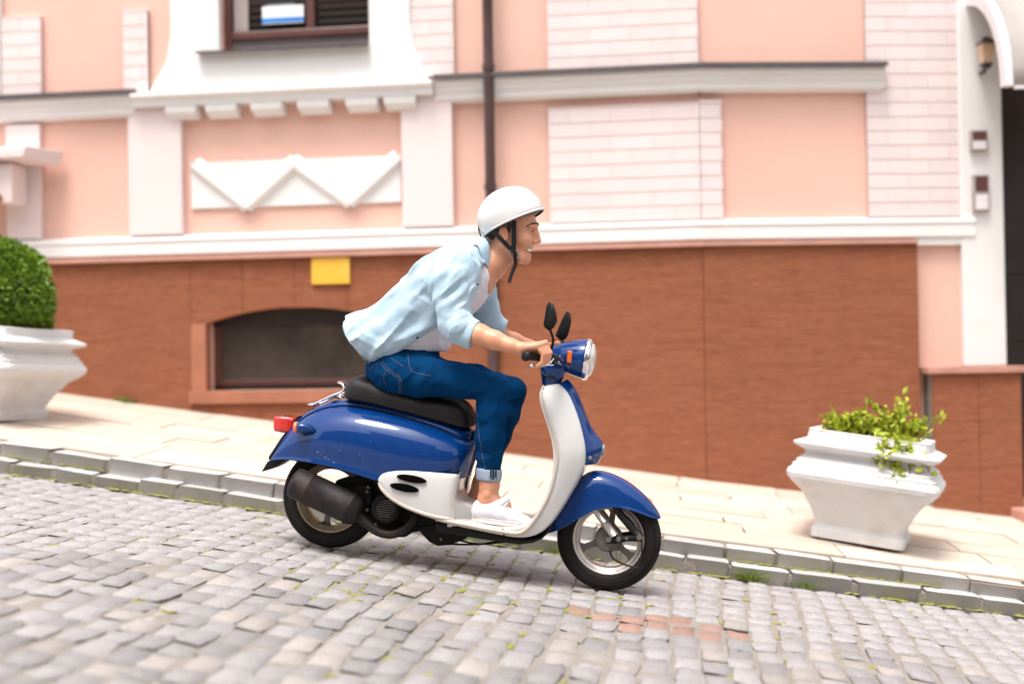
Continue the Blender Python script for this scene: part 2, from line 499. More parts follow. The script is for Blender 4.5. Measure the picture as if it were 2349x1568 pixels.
pav = slope_sheet('pavement', [-7,-5,-3,-1,1,3,5], [YK+.11, 7.2, 9.6], lambda x, y: walk_z(x, y)-.022, M['bed'])
slab_mesh = []
for s in range(6):
    V, Fc = box_vf(-.5, .5, -.5, .5, -1, 0)
    me = bpy.data.meshes.new('paving_slab'); me.from_pydata(V, [], Fc); me.update(); me.materials.append(M['slab']); slab_mesh.append(me)
ROWS = [.30, .27, .27, .27, .27, .27, .27, .27, .27, .27]
yrow = YK+.13
TILT = Matrix.Rotation(math.atan(CROSS), 4, 'X')
for r, w in enumerate(ROWS):
    x = -6.6+random.uniform(0, .4)
    while x < 3.4:
        L_ = .62*random.uniform(.97, 1.03) if r else .85*random.uniform(.9, 1.1)
        xc = x+L_/2; yc = yrow+w/2+(kerb_y(xc)-YK)
        x += L_*math.cos(SANG)
        if yc-w/2 > 8.56 and xc < XB: continue
        p = np.array([xc, yc, walk_z(xc, yc)-(kerb_y(xc)-YK)*CROSS])
        if not in_view(p, 600): continue
        o = link_obj('paving_slab', random.choice(slab_mesh), pav)
        o.matrix_local = Matrix.Translation(p+np.array([0, 0, random.gauss(0, .0018)])) @ RY @ TILT @ Matrix.Rotation((KANG if xc > XB else 0), 4, 'Z') @ Matrix.Diagonal((L_-.007, w-.007, .04, 1))
        md = o.modifiers.new('Bevel', 'BEVEL'); md.width = .004; md.segments = 1
    yrow += w

# ================================================================== house
house = root('town_house', (0, 0, 0), 'coral and white plastered town house on a brown stone plinth', 'building')
ZT = 4.3
z_ledge = float(A(1000,190)[2]); z_ledge = 2.72
z_band1 = 1.757; z_band0 = 1.618; z_cap0 = 1.578
XL = -7.5
def wx(u, v): return float(A(u, v)[0])
xw0, xw1 = wx(508,60), wx(851,50); zs = float(A(680,112)[2])
ax0, ax1 = wx(483,820), wx(893,820); az0 = float(A(600,894)[2]); azs = float(A(483,742)[2]); azp = float(A(670,705)[2])
WV, WF = [], []
for (x0, x1, z0, z1) in ((XL,min(xw0,ax0),-1.3,ZT), (min(xw0,ax0),ax0,-1.3,ZT) if ax0 > xw0 else (ax0,xw0,azp,ZT), (max(xw0,ax0),min(xw1,ax1),azp,zs),
                         (min(xw1,ax1),max(xw1,ax1),azp,ZT) if ax1 > xw1 else (ax1,xw1,-1.3,zs), (max(xw1,ax1),XB,-1.3,ZT), (ax0,ax1,-1.3,az0-.09)):
    V, Fc = box_vf(x0, x1, YW, YW+.4, z0, z1); b0 = len(WV); WV += V; WF += [tuple(b0+i for i in f) for f in Fc]
wall = mk('wall', WV, WF, M['coral'], house)
# wall right of the turn, as an oriented box
def obox(name, s0, s1, d0, d1, z0, z1, m, parent, bevel=0.0):
    """box on the turned front: s along, d out of the wall"""
    V, Fc = box_vf(s0, s1, -d1, -d0, z0, z1)
    W = [B0+BD*v[0]-BN*v[1]+np.array([0, 0, v[2]]) for v in V]
    return mk(name, W, Fc, m, parent, bevel=bevel)
s_end = float(B(2296, 700)[0])
wallb = obox('wall', 0, s_end+.0, -.4, 0, -1.6, ZT, M['coral'], house)

def bricks(parent, x0, x1, z0, z1, place, seedoff=0):
    ch, bl, j = .0925, .27, .006
    n = int(math.ceil((z1-z0)/ch))
    for r in range(n):
        za = z0+r*ch; zb = min(za+ch-j, z1)
        if zb-za < .01: continue
        x = x0-(bl/2 if (r % 2) else 0)
        while x < x1-1e-4:
            a, b_ = max(x, x0), min(x+bl-.0025, x1)
            x += bl
            if b_-a < .012: continue
            place(a, b_, za, zb, parent)
bmeshcache = {}
def brick_me(w, h):
    k = (round(w, 2), round(h, 3))
    if k not in bmeshcache:
        V, Fc = box_vf(0, w, -.022, .01, 0, h)
        me = bpy.data.meshes.new('brick'); me.from_pydata(V, [], Fc); me.update(); me.materials.append(M['pale']); bmeshcache[k] = me
    return bmeshcache[k]
def place_a(a, b_, za, zb, parent):
    o = link_obj('brick', brick_me(b_-a, zb-za), parent)
    o.location = (a, YW-.0165, za)
def place_b(a, b_, za, zb, parent):
    o = link_obj('brick', brick_me(b_-a, zb-za), parent)
    p = B0+BD*a+BN*.0165
    o.matrix_local = Matrix.Translation((p[0], p[1], za)) @ Matrix.Rotation(BANG, 4, 'Z')
def brick_panel_a(x0, x1, z0, z1):
    bk = box('brick_panel', x0, x1, YW-.034, YW-.001, z0, z1, M['joint'], house)
    bricks(bk, x0, x1, z0+.003, z1, place_a)
def brick_panel_b(s0, s1, z0, z1):
    bk = obox('brick_panel', s0, s1, .001, .034, z0, z1, M['joint'], house)
    bricks(bk, s0, s1, z0+.003, z1, place_b)
ztop_view = 3.30
brick_panel_a(wx(288,120), wx(344,120), z_ledge+.01, ztop_view)
brick_panel_a(wx(945,100), wx(1043,100), z_ledge+.03, ztop_view)
brick_panel_a(wx(1258,100), XB+.007, z_ledge+.02, ztop_view)
brick_panel_a(wx(1262,400), XB+.007, z_band1, z_ledge-.21)
sA, sB_ = float(B(1645,100)[0]), float(B(1985,300)[0]); sC = float(B(2205,300)[0])
zlb = float(B(1820,155)[1]); zbb1 = float(B(1820,500)[1]); zbb0 = float(B(1820,546)[1]); zcb0 = float(B(1820,561)[1])
zlb, zbb1, zbb0, zcb0 = z_ledge, z_band1, z_band0, z_cap0      # the turned front carries the same lines on
brick_panel_b(sB_, sC, zbb1, ztop_view)
brick_panel_b(.004, max(.05, float(B(1655,400)[0])), zbb1, zlb-.2)
brick_panel_a(wx(10,120), wx(100,120), z_ledge+.01, ztop_view)
# pilasters
def pil(u0, u1, v, z0, z1, d=.05, m='pilaster'):
    return box('pilaster', wx(u0, v), wx(u1, v), YW-d, YW-.001, z0, z1, M[m], house, bevel=.006)
pil(22, 100, 450, z_band1, z_ledge-.17)
pil(303, 424, 420, z_band1, z_ledge-.10, .06)
pil(926, 1042, 400, z_band1, z_ledge-.10, .06)
pil(-300, 8, 120, z_ledge+.01, ZT, .05, 'white')
# white window surround with flared foot
zb_top = float(A(700,208)[2])
xs0, xs1 = wx(398,60), wx(944,60)
yf = YW-.055
V = []
outl = [(xs0, ZT), (xs0, zs+.12), (xs0-.03, zs-.05), (wx(345,200), zb_top), (wx(990,200), zb_top), (xs1+.03, zs-.05), (xs1, zs+.12), (xs1, ZT), (xw1, ZT), (xw1, zs), (xw0, zs), (xw0, ZT)]
n = len(outl)
V = [(x, yf, z) for x, z in outl]+[(x, YW-.002, z) for x, z in outl]
Fc = [(0,1,10,11),(1,2,10),(2,3,4,5,9,10),(5,6,9),(6,7,8,9)]
Fc += [(i, (i+1) % n, (i+1) % n+n, i+n) for i in range(n)]
fixn(mk('window_surround', V, Fc, M['white'], house))
# window: reveal, frame, panes, sill, lining
win = box('window', xw0, xw1, YW+.12, YW+.15, zs, ZT, M['winframe'], house)
yg = YW+.09
zf0 = float(A(680,58)[2])
wxm0, wxm1 = wx(697,30), wx(716,30)
box('pane', xw0+.05, wxm0, yg-.004, yg+.01, zf0-.01, ZT, M['glass_dark'], win)
box('pane', wxm1, xw1-.01, yg-.004, yg+.01, zf0-.01, ZT, M['glass_dark'], win)
box('frame', wxm0, wxm1, yg-.04, yg+.004, zf0-.01, ZT, M['winframe'], win, bevel=.006)
box('frame', xw0, xw0+.05, yg-.04, yg+.005, zs+.001, ZT, M['winframe'], win, bevel=.006)
box('frame', xw0+.05, xw1, yg-.042, yg+.006, zs+.09, zf0-.011, M['winframe'], win, bevel=.01)
box('frame', xw0+.05, xw1, yg-.030, yg+.006, zs+.045, zs+.089, M['dark_metal'], win, bevel=.006)
box('frame', xw0+.05, xw1, yg-.046, yg+.006, zs+.001, zs+.044, M['dark_metal'], win, bevel=.006)
box('curtain', xw0+.06, wx(560,30), yg-.007, yg-.0045, zf0, ZT, M['box_grey'], win)
for k in range(9):
    z = zf0+.03+k*.05
    box('blind_slat', wx(566,30), wxm0-.01, yg-.006, yg-.0042, z, z+.018, M['door'], win)
    box('blind_slat', wxm1+.02, xw1-.03, yg-.006, yg-.0042, z, z+.018, M['door'], win)
xsill0 = wx(462,120)
V = [(xsill0, yf-.07, zs-.03), (xw1, yf-.07, zs-.03), (xw1, yg-.047, zs+.004), (xsill0, yf-.001, zs-.008)]
mk('sill', V+[(x, y, z+.012) for x, y, z in V], box_vf(0,1,0,1,0,1)[1], M['dark_metal'], win)
px0, px1 = wx(597,30), wx(692,30); pz0, pz1 = float(A(645,50)[2]), float(A(645,10)[2]); pzm = float(A(645,37)[2])
paper = box('window_notice', px0, px1, yg-.0495, yg-.047, pz0, pz1, M['poster_white'])
tag(paper, 'white and blue paper notice stuck in the upper window', 'notice')
box('print', px0, px1, yg-.0505, yg-.0497, pz0+.006, pzm, M['poster_blue'], paper)
for k, (a, b_) in enumerate(((.08, .9), (.05, .7), (.1, .8))):
    z = pzm+.02+k*.032
    box('print', px0+(px1-px0)*a, px0+(px1-px0)*b_, yg-.0505, yg-.0497, z, z+.006, M['poster_line'], paper)

# ledges: dark metal strip on two white mouldings
def prof_a(name, x0, x1, prof, m, parent=house):
    V = [(x, YW-d, z) for x in (x0, x1) for d, z in prof]; k = len(prof)
    Fc = grid_faces(2, k, False, True)+[tuple(range(k)), tuple(range(k, 2*k))[::-1]]
    return fixn(mk(name, V, Fc, m, parent))
def prof_b(name, s0, s1, prof, m, parent=house):
    V = [B0+BD*s+BN*d+np.array([0, 0, z]) for s in (s0, s1) for d, z in prof]; k = len(prof)
    Fc = grid_faces(2, k, False, True)+[tuple(range(k)), tuple(range(k, 2*k))[::-1]]
    return fixn(mk(name, V, Fc, m, parent))
def mould(z):
    return [(.001, z), (.11, z-.004), (.11, z-.035), (.085, z-.055), (.092, z-.075), (.07, z-.10), (.074, z-.128), (.045, z-.15), (.001, z-.15)]
def strip(z):
    return [(.001, z+.045), (.135, z+.022), (.140, z-.006), (.132, z+.0015), (.001, z+.0015)]
for x0, x1 in ((XL, wx(318,240)), (wx(1002,190), XB+.03)):
    lg = prof_a('ledge', x0, x1, mould(z_ledge), M['white'])
    prof_a('metal_strip', x0, x1, strip(z_ledge), M['dark_metal'], lg)
sE = float(B(2018,155)[0])
lg = prof_b('ledge', -.01, sE, mould(zlb), M['white'])
prof_b('metal_strip', -.012, sE+.01, strip(zlb), M['dark_metal'], lg)
# window apron band
zq1, zq0 = float(A(981,190)[2]), float(A(981,224)[2])
prof_a('apron_band', wx(320,240), wx(1000,205), [(.001,zq1), (.15,zq1-.012), (.152,zq1-.035), (.12,zq1-.06), (.115,zq0), (.001,zq0)], M['white'])
for u in (428, 519, 622, 728, 838, 925):
    x = wx(u, 255); z1 = zq0-.001; z0 = z1-.085
    w = .11
    V = [(x-w, yf-.06, z1), (x+w, yf-.06, z1), (x+w, YW-.001, z1), (x-w, YW-.001, z1),
         (x-w, yf-.055, z0+.035), (x+w, yf-.055, z0+.035), (x+w, YW-.001, z0), (x-w, YW-.001, z0),
         (x-w*.8, yf-.02, z0), (x+w*.8, yf-.02, z0)]
    Fc = [(0,1,2,3),(0,4,5,1),(4,8,9,5),(8,7,6,9),(1,5,9,6,2),(0,3,7,8,4)]
    mk('corbel', V, Fc, M['white'], house, bevel=.008)
# relief frieze
fx0, fx1 = wx(441,420), wx(921,415); fz0, fz1 = float(A(680,472)[2]), float(A(680,366)[2])
fr = box('relief_panel', fx0, fx1, YW-.02, YW-.001, fz0, fz1, M['white'], house, bevel=.004)
zig = [(0.03,.95), (.27,.06), (.50,.94), (.76,.06), (.985,.95)]
zp = [(fx0+(fx1-fx0)*a, fz0+(fz1-fz0)*b_) for a, b_ in zig]
for zi, ((xa, za), (xb, zb)) in enumerate(zip(zp[:-1], zp[1:])):
    d = np.array([xb-xa, 0, zb-za]); L_ = np.linalg.norm(d); d /= L_; nn = np.array([-d[2], 0, d[0]])
    c0, c1 = np.array([xa, 0, za]), np.array([xb, 0, zb])
    V = []
    for c in (c0-d*.015, c1+d*.015):
        for w, y in ((-.055, YW-.0195), (-.03, YW-.05-.003*(zi%2)), (.03, YW-.05-.003*(zi%2)), (.055, YW-.0195)): V.append(c+nn*w+np.array([0, y, 0]))
    fixn(mk('zigzag_bar', V, [(0,1,5,4),(1,2,6,5),(2,3,7,6),(0,4,7,3),(0,3,2,1),(4,5,6,7)], M['white'], fr))
# white band above the plinth and plinth cap
bandprof = lambda z1, z0: [(.001,z1+.0), (.06,z1-.012), (.066,z1-.04), (.058,z1-.055), (.06,z0+.01), (.05,z0), (.001,z0)]
prof_a('white_band', XL, XB+.02, bandprof(z_band1, z_band0), M['white'])
prof_a('plinth_cap', XL, XB+.02, [(.001,z_band0-.001), (.115,z_band0-.014), (.118,z_cap0), (.001,z_cap0)], M['cap'])
sF = float(B(2092,548)[0])
prof_b('white_band', -.005, float(B(2230,530)[0]), bandprof(zbb1, zbb0), M['white'])
prof_b('plinth_cap', -.004, sF, [(.001,zbb0-.001), (.115,zbb0-.014), (.118,zcb0), (.001,zcb0)], M['cap'])
prof_b('white_band', sF+.002, float(B(2290,560)[0]), [(.001,zbb0-.002), (.045,zbb0-.002), (.045,zbb0-.045), (.001,zbb0-.045)], M['white'])

# plinth of split stone slabs with an arched basement window
PD = .08
def stone_a(x0, x1, z0, z1, name='stone_slab', m='plinth', d=PD):
    return box(name, x0+.0005, x1-.0005, YW-d-random.uniform(0, .0015), YW-.002, z0+.0005, z1-.0005, M[m], plinth)
pv, pf = box_vf(XL, XB, YW-.06, YW-.0015, -1.3, z_cap0-.001)
# backing with the window opening left free
plinth = box('plinth', XL, ax0-.10, YW-.06, YW-.0015, -1.3, z_cap0-.001, M['soil'], house)
for (x0, x1, z0, z1) in ((ax1+.10, XB, -1.3, z_cap0-.001), (ax0-.10, ax1+.10, -1.3, az0-.10)):
    box('backing', x0, x1, YW-.06, YW-.0015, z0, z1, M['soil'], plinth)
def slab_field(x0, x1, zlo, zhi, hh, ww):
    z = zhi; r = 0
    while z > zlo+.01:
        za = max(z-hh, zlo)
        x = x0-(r % 2)*ww*.5-.13
        while x < x1:
            a, b_ = max(x, x0), min(x+ww, x1)
            x += ww
            if b_-a < .03: continue
            zg = walk_z((a+b_)/2, YW)
            if z < zg-.08: continue
            stone_a(a, b_, za, z)
        z = za; r += 1
jl, jr = ax0-.105, ax1+.105
slab_field(-7.4, jl, -.5, z_cap0-.002, .30, .60)
slab_field(jr, XB+.014, -.6, z_cap0-.002, .30, .60)
slab_field(jl, jr, -.4, az0-.09, .30, .60)
# piece above the arch
NA = 16
arc = []
for k in range(NA+1):
    t = k/NA; x = ax0+(ax1-ax0)*t
    arc.append((x, azs+(azp-azs)*(1-(2*t-1)**2)))
zt_ = z_cap0-.002
for k in range(4):
    xa, xb = jl+(jr-jl)*k/4, jl+(jr-jl)*(k+1)/4
    pts = [p for p in arc if xa <= p[0] <= xb]
    def zat(x):
        if x <= ax0 or x >= ax1: return azs
        t = (x-ax0)/(ax1-ax0); return azs+(azp-azs)*(1-(2*t-1)**2)
    low = [(xa+.0015, zat(xa))]+[p for p in pts if xa+.005 < p[0] < xb-.005]+[(xb-.0015, zat(xb))]
    poly = low+[(xb-.0015, zt_), (xa+.0015, zt_)]
    n = len(poly)
    V = [(x, YW-PD, z) for x, z in poly]+[(x, YW-.002, z) for x, z in poly]
    fixn(mk('stone_slab', V, [tuple(range(n)), tuple(range(2*n-1, n-1, -1))]+[(i, (i+1) % n, (i+1) % n+n, i+n) for i in range(n)], M['plinth'], plinth))
for x0, x1 in ((jl, ax0), (ax1, jr)):
    box('jamb', x0+.002, x1, YW-PD-.006, YW-.0005, az0-.0, azs-.001, M['plinth_smooth'], plinth)
box('sill', jl-.01, jr+.01, YW-PD-.03, YW-.001, az0-.088, az0-.001, M['plinth_smooth'], plinth, bevel=.006)
# basement window set back behind the opening: needs the wall behind to be open, so the frame stands in the reveal
YR = YW+.10
bw = box('basement_window', ax0, ax1, YR-.012, YR-.0025, az0, azp+.01, M['winframe'], house)
box('pane', ax0+.05, ax1-.05, YR-.018, YR-.0125, az0+.07, azs-.02, M['glass_grey'], bw)
box('frame', ax0, ax1, YR-.034, YR-.0126, az0+.001, az0+.028, M['door'], bw)
box('frame', ax0, ax1, YR-.030, YR-.0126, az0+.029, az0+.069, M['winframe'], bw, bevel=.005)
box('frame', ax0, ax0+.049, YR-.030, YR-.0127, az0+.07, azs+.02, M['winframe'], bw, bevel=.005)
box('frame', ax1-.049, ax1, YR-.030, YR-.0127, az0+.07, azs+.02, M['winframe'], bw, bevel=.005)
arcpts = [(x, z) for x, z in arc]
V = [(x, YR-.05, z-.002) for x, z in arcpts]+[(ax1, YR-.05, azs-.02), (ax0, YR-.05, azs-.02)]
n = len(V); V = V+[(x, YR-.013, z) for x, y, z in V]
fixn(mk('arch_board', V, [tuple(range(n)), tuple(range(2*n-1, n-1, -1))]+[(i, (i+1) % n, (i+1) % n+n, i+n) for i in range(n)], M['door'], bw))
# turned front plinth
plb = obox('plinth', .0, sF, .002, .06, -1.6, zcb0-.001, M['soil'], house)
def stone_b(s0, s1, z0, z1, d=PD, par=plb):
    return obox('stone_slab', s0+.0005, s1-.0005, .0601, d+random.uniform(0, .0015), z0+.0005, z1-.0005, M['plinth'], par)
z = zcb0-.002; r = 0
while z > -.75:
    x = -(r % 2)*.3
    while x < sF:
        a, b_ = max(x, -.002), min(x+.6, sF)
        x += .6
        if b_-a > .03: stone_b(a, b_, z-.3, z, PD+.012)
    z -= .3; r += 1
# pier to the right: coral strip, white jamb, low plinth with a cap, door, step, awning
s1_, s2_, s3_ = float(B(2098,700)[0]), float(B(2203,700)[0]), float(B(2302,700)[0])
zp1 = float(B(2200,840)[1]); zp0 = float(B(2200,855)[1])
jam = obox('white_jamb', s2_, s3_-.005, -.3, .05, zp1, ZT, M['white'], house, bevel=.01)
pc = obox('pier_plinth', s1_+.05, s3_+.03, .002, .14, -1.6, zp0-.001, M['soil'], house)
z = zp0-.003
while z > -.9:
    obox('stone_slab', s1_+.048, (s1_+s3_)/2+.05, .1401, .16, z-.3, z-.002, M['plinth'], pc)
    obox('stone_slab', (s1_+s3_)/2+.053, s3_+.032, .1401, .162, z-.3, z-.002, M['plinth'], pc)
    z -= .3
obox('pier_cap', s1_+.01, s3_+.06, .002, .19, zp0, zp1, M['cap'], house, bevel=.005)
door = obox('door', s3_, s3_+1.6, -.45, -.40, -1.6, ZT, M['door'], house)
for k in range(5):
    zz = -.4+k*.45
    obox('door_panel', s3_+.1, s3_+.75, -.40, -.385, zz, zz+.36, M['door'], door, bevel=.01)
    obox('door_panel', s3_+.82, s3_+1.5, -.40, -.385, zz, zz+.36, M['door'], door, bevel=.01)
obox('door_jamb', s3_+1.6, s3_+2.6, -.45, .05, -1.6, ZT, M['white'], house)
zst = float(B(2300,1120)[1])
zst = walk_z(B0[0]+BD[0]*(s3_+.2), B0[1]+BD[1]*(s3_+.2))
obox('door_step', s3_-.05, s3_+1.6, -.38, .42, zst-.3, zst+.075, M['cap'], house, bevel=.015)
# awning: quarter barrel with white rim
aw_s0 = float(B(2208,0)[0])
za1 = float(B(2330,196,.62)[1]); 
AR = .62; AH = .72
ringp = []
for k in range(11):
    a = math.pi/2*k/10
    ringp.append((AR*math.sin(a), za1+AH*math.cos(a)))
awn = None
V = []
for s in (aw_s0+.05, aw_s0+1.9):
    for d, z in ringp: V.append(B0+BD*s+BN*(d+.002)+np.array([0, 0, z]))
awn = mk('awning', V, grid_faces(2, 11), M['awning'], house, smooth=True, solid=.012)
V = []
for s in (aw_s0, aw_s0+.055):
    for q in (0, 1):
        for d, z in ringp: V.append(B0+BD*s+BN*(d*(1 if q == 0 else .88)+.003)+np.array([0, 0, (z if q == 0 else za1+(z-za1)*.88)]))
k = 11
Fc = []
for i in range(10):
    Fc += [(i, i+1, k+i+1, k+i), (2*k+i, 3*k+i, 3*k+i+1, 2*k+i+1), (i, 2*k+i, 2*k+i+1, i+1), (k+i, k+i+1, 3*k+i+1, 3*k+i)]
Fc += [(0,k,3*k,2*k), (k-1,3*k-1,4*k-1,2*k-1)]
fixn(mk('rim', V, Fc, M['lilac_white'], awn))
obox('front_lip', aw_s0+.056, aw_s0+1.9, AR-.02, AR+.012, za1-.02, za1+.004, M['lilac_white'], awn)
for kk in range(3, 10, 2):
    d, z = ringp[kk]
    obox('rib', aw_s0+.056, aw_s0+1.9, d-.004, d+.012, z-.006, z+.004, M['lilac_white'], awn)
# lantern and boxes on the jamb
sl = float(B(2240,140)[0]); zl = float(B(2240,140)[1])
lant = root('wall_lantern', B0+BD*sl+BN*.05+np.array([0, 0, zl]), 'small amber glass wall lantern on the white jamb under the awning', 'lantern')
def lan(name, w0, w1, z0, z1, m, d=.10):
    V = []
    for w, z in ((w0, z0), (w1, z1)):
        for a, b_ in ((-1,-1),(1,-1),(1,1),(-1,1)): V.append(B0+BD*(sl+a*w)+BN*(.052+d+b_*w)+np.array([0, 0, z]))
    return fixn(mk(name, V, [(0,1,2,3),(4,5,6,7),(0,1,5,4),(1,2,6,5),(2,3,7,6),(3,0,4,7)], m, lant))
lan('glass', .028, .045, zl-.05, zl+.07, M['lamp_glass']); lan('lid', .055, .012, zl+.071, zl+.12, M['dark_metal']); lan('base', .02, .032, zl-.085, zl-.051, M['dark_metal'])
obox('arm', sl-.01, sl+.01, .051, .13, zl-.105, zl-.086, M['dark_metal'], lant)
for (u0, u1, v0, v1, lab) in ((2222,2262,300,348,'grey intercom box on the white jamb, the upper of two'), (2228,2266,402,486,'taller grey letter box on the white jamb below the intercom')):
    s0, z1_ = B(u0, v0, .05); s1, z0_ = B(u1, v1, .05)
    bx = obox('wall_box', s0, s1, .051, .085, z0_, z1_, M['box_grey'], None, bevel=.006)
    tag(bx, lab, 'box')
    obox('face_plate', s0+.012, s1-.012, .0851, .09, z0_+.012, z0_+(z1_-z0_)*.45, M['lilac_white'], bx, bevel=.002)
    obox('face_plate', s0+.012, s1-.012, .0851, .09, z0_+(z1_-z0_)*.55, z1_-.012, M['winframe'], bx, bevel=.002)
# downpipe
xp = wx(1128, 250)
dp = tube('downpipe', [(xp, YW-.11, z) for z in (walk_z(xp, YW)+.05, 1.0, 2.0, 3.0, ZT)], .035, M['pipe'], house, seg=16)
for z in (1.2, 2.0, z_ledge+.06, 3.4):
    lathe('pipe_clip', (xp, YW-.11, z), (0,0,1), [(-.02,.030), (-.02,.042), (.02,.042), (.02,.030)], M['pipe'], dp, seg=16, closedprof=True, smooth=False)
# yellow plate on the plinth
q0, q1 = A(716,592,PD), A(804,650,PD)
yp = box('yellow_plate', q0[0], q1[0], YW-PD-.02, YW-PD-.006, q1[2], q0[2], M['yellow']); tag(yp, 'blank yellow square plate on the brown plinth above the basement window', 'plate')
# canopy bracket at the far left
cx1 = wx(128, 370)
zc1, zc0 = float(A(60,354)[2]), float(A(60,386)[2])
can = root('wall_shelf', (cx1-.6, YW, zc0), 'pale projecting stone shelf on brackets at the left edge of the house', 'shelf')
V = [(cx1-1.2, YW-.34, zc0+.02), (cx1-.06, YW-.34, zc0+.02), (cx1+.06, YW-.052, zc0), (cx1-1.2, YW-.052, zc0)]
V = V+[(x+(.03 if x > cx1-.5 else 0), y, zc1) for x, y, z in V]
mk('slab', V, box_vf(0,1,0,1,0,1)[1], M['pilaster'], can, bevel=.01)
box('bracket', wx(38,420), wx(72,420), YW-.26, YW-.051, float(A(60,475)[2]), zc0-.001, M['pilaster'], can, bevel=.01)
box('block', wx(-80,420), wx(36,420), YW-.30, YW-.051, float(A(30,458)[2]), zc0-.001, M['white'], can, bevel=.01)
box('rail', wx(-80,467), wx(50,467), YW-.31, YW-.24, float(A(30,474)[2]), float(A(30,459)[2]), M['plinth_smooth'], can)

# houses across the street, behind the viewer: they shade the low sky and show in the scooter's paint
M['ochre'] = mat('ochre plaster', (.42,.33,.24), .85, .2, 2)
M['greyp'] = mat('grey plaster', (.30,.28,.27), .85, .2, 2)
for (x0, x1, y0, hgt, m, lab) in ((-15,-4.5,-6.5,7.5,'greyp','grey plastered house across the street, mirrored in the scooter paint'), (-4.4,3.5,-6.0,9.5,'ochre','ochre plastered house across the street, mirrored in the scooter paint'), (3.6,15,-7.0,6.8,'greyp','lower grey house across the street at the downhill end')):
    hr = root('town_house', ((x0+x1)/2, y0-4, road_z((x0+x1)/2)), lab, 'building')
    box('wall', x0, x1, y0-8, y0, -4, hgt, M[m], hr)
    V = [(x0-.3,y0+.4,hgt-.05), (x1+.3,y0+.4,hgt-.05), (x1+.3,y0-8.4,hgt-.05), (x0-.3,y0-8.4,hgt-.05), (x0-.3,y0-4,hgt+2.4), (x1+.3,y0-4,hgt+2.4)]
    fixn(mk('roof', V, [(0,1,5,4), (2,3,4,5), (0,4,3), (1,2,5), (0,3,2,1)], M['plinth_smooth'], hr))
    n_ = int((x1-x0)//2.4)
    for fl_ in range(2):
        for k in range(n_):
            xc = x0+1.4+k*2.4; zc = 2.0+fl_*3.1
            w_ = box('window', xc-.55, xc+.55, y0-.02, y0+.03, zc, zc+1.6, M['white'], hr)
            box('pane', xc-.46, xc+.46, y0+.031, y0+.04, zc+.09, zc+1.51, M['glass_dark'], w_)

# ================================================================== planters and plants
def planter(name, base, w, h, rotz, label):
    r = root(name, base, label, 'planter', 'concrete planters along the pavement')
    # profile: (half width factor, height) of a square moulded bowl with cut corners
    prof = [(.62,0), (.63,.085), (.60,.10), (.58,.13), (.66,.26), (.80,.42), (.93,.50), (.985,.545), (1.0,.585), (.985,.62), (.94,.64), (.945,.665), (.90,.685), (.905,.71),
            (.86,.73), (.80,.765), (.815,.80), (.955,.845), (.965,.87), (.87,.895), (.80,.915), (.79,.985), (.80,1.0), (.66,1.0), (.64,.93)]
    T = Matrix.Translation(Vector(base)) @ RY @ Matrix.Rotation(rotz, 4, 'Z')
    def ringpts(f, z):
        a = w/2*f; c = a*.16; P = []
        for sx, sy in ((1,-1),(1,1),(-1,1),(-1,-1)):
            q = [(a*sx-(c*sx if k == 0 else 0), a*sy-(c*sy if k == 1 else 0)) for k in (0, 1)]
            if sx*sy > 0: q = q[::-1]
            mid = ((a-c*.3)*sx, (a-c*.3)*sy)
            P += [q[0], mid, q[1]]
        return [np.array(T @ Vector((x, y, z*h))) for x, y in P]
    V = []
    for f, z in prof: V += ringpts(f, z)
    n = 12
    Fc = grid_faces(len(prof), n, False, True)
    Fc.append(tuple(range(n))); 
    bowl = fixn(mk('bowl', V, Fc, M['concrete'], r, bevel=.004))
    S = ringpts(.645, .94)
    mk('soil', S, [tuple(range(n))], M['earth'], r)
    return r, T
pR = np.array([0.0, 0, 0])
def on_walk(u, v):
    d = ray(u, v); t = 0
    # intersection with the pavement plane
    num = G0+KR+CROSS*(0-YK)-CAM[2]
    t = num/(d[2]+SL*d[0]-CROSS*d[1]); return CAM+d*t
pc = on_walk(1975, 1256); 
HW = .40
baseR = pc+np.array([0.03, .26, 0]); baseR[2] = walk_z(baseR[0], baseR[1])+.004
plR, TR = planter('stone_planter', baseR, .745, .545, math.radians(-13), 'white moulded concrete planter with trailing yellow green plants by the kerb')
pc = on_walk(20, 976)
baseL = pc+np.array([-.25, .26, 0]); baseL[2] = walk_z(baseL[0], baseL[1])+.004
plL, TL = planter('stone_planter', baseL, .74, .53, math.radians(-13), 'white moulded concrete planter holding the round clipped bush')

def leaf_cloud(name, pts, size, m, parent, seed, jitter=1.0, long=1.6):
    rg = np.random.default_rng(seed)
    V, Fc = [], []
    for p, nrm in pts:
        d = rg.normal(0, 1, 3)*jitter+nrm*.8; d /= np.linalg.norm(d)
        a = np.cross(d, rg.normal(0, 1, 3)); a /= np.linalg.norm(a)+1e-9
        s = size*rg.uniform(.6, 1.3); b0 = len(V)
        up = np.cross(a, d)*s*.12
        V += [p-d*s*.2, p+a*s*.32+d*s*.4*long/1.6+up, p+d*s*long*.62, p-a*s*.32+d*s*.4*long/1.6+up]
        Fc.append((b0, b0+1, b0+2, b0+3))
    return mk(name, V, Fc, m, parent, smooth=False)
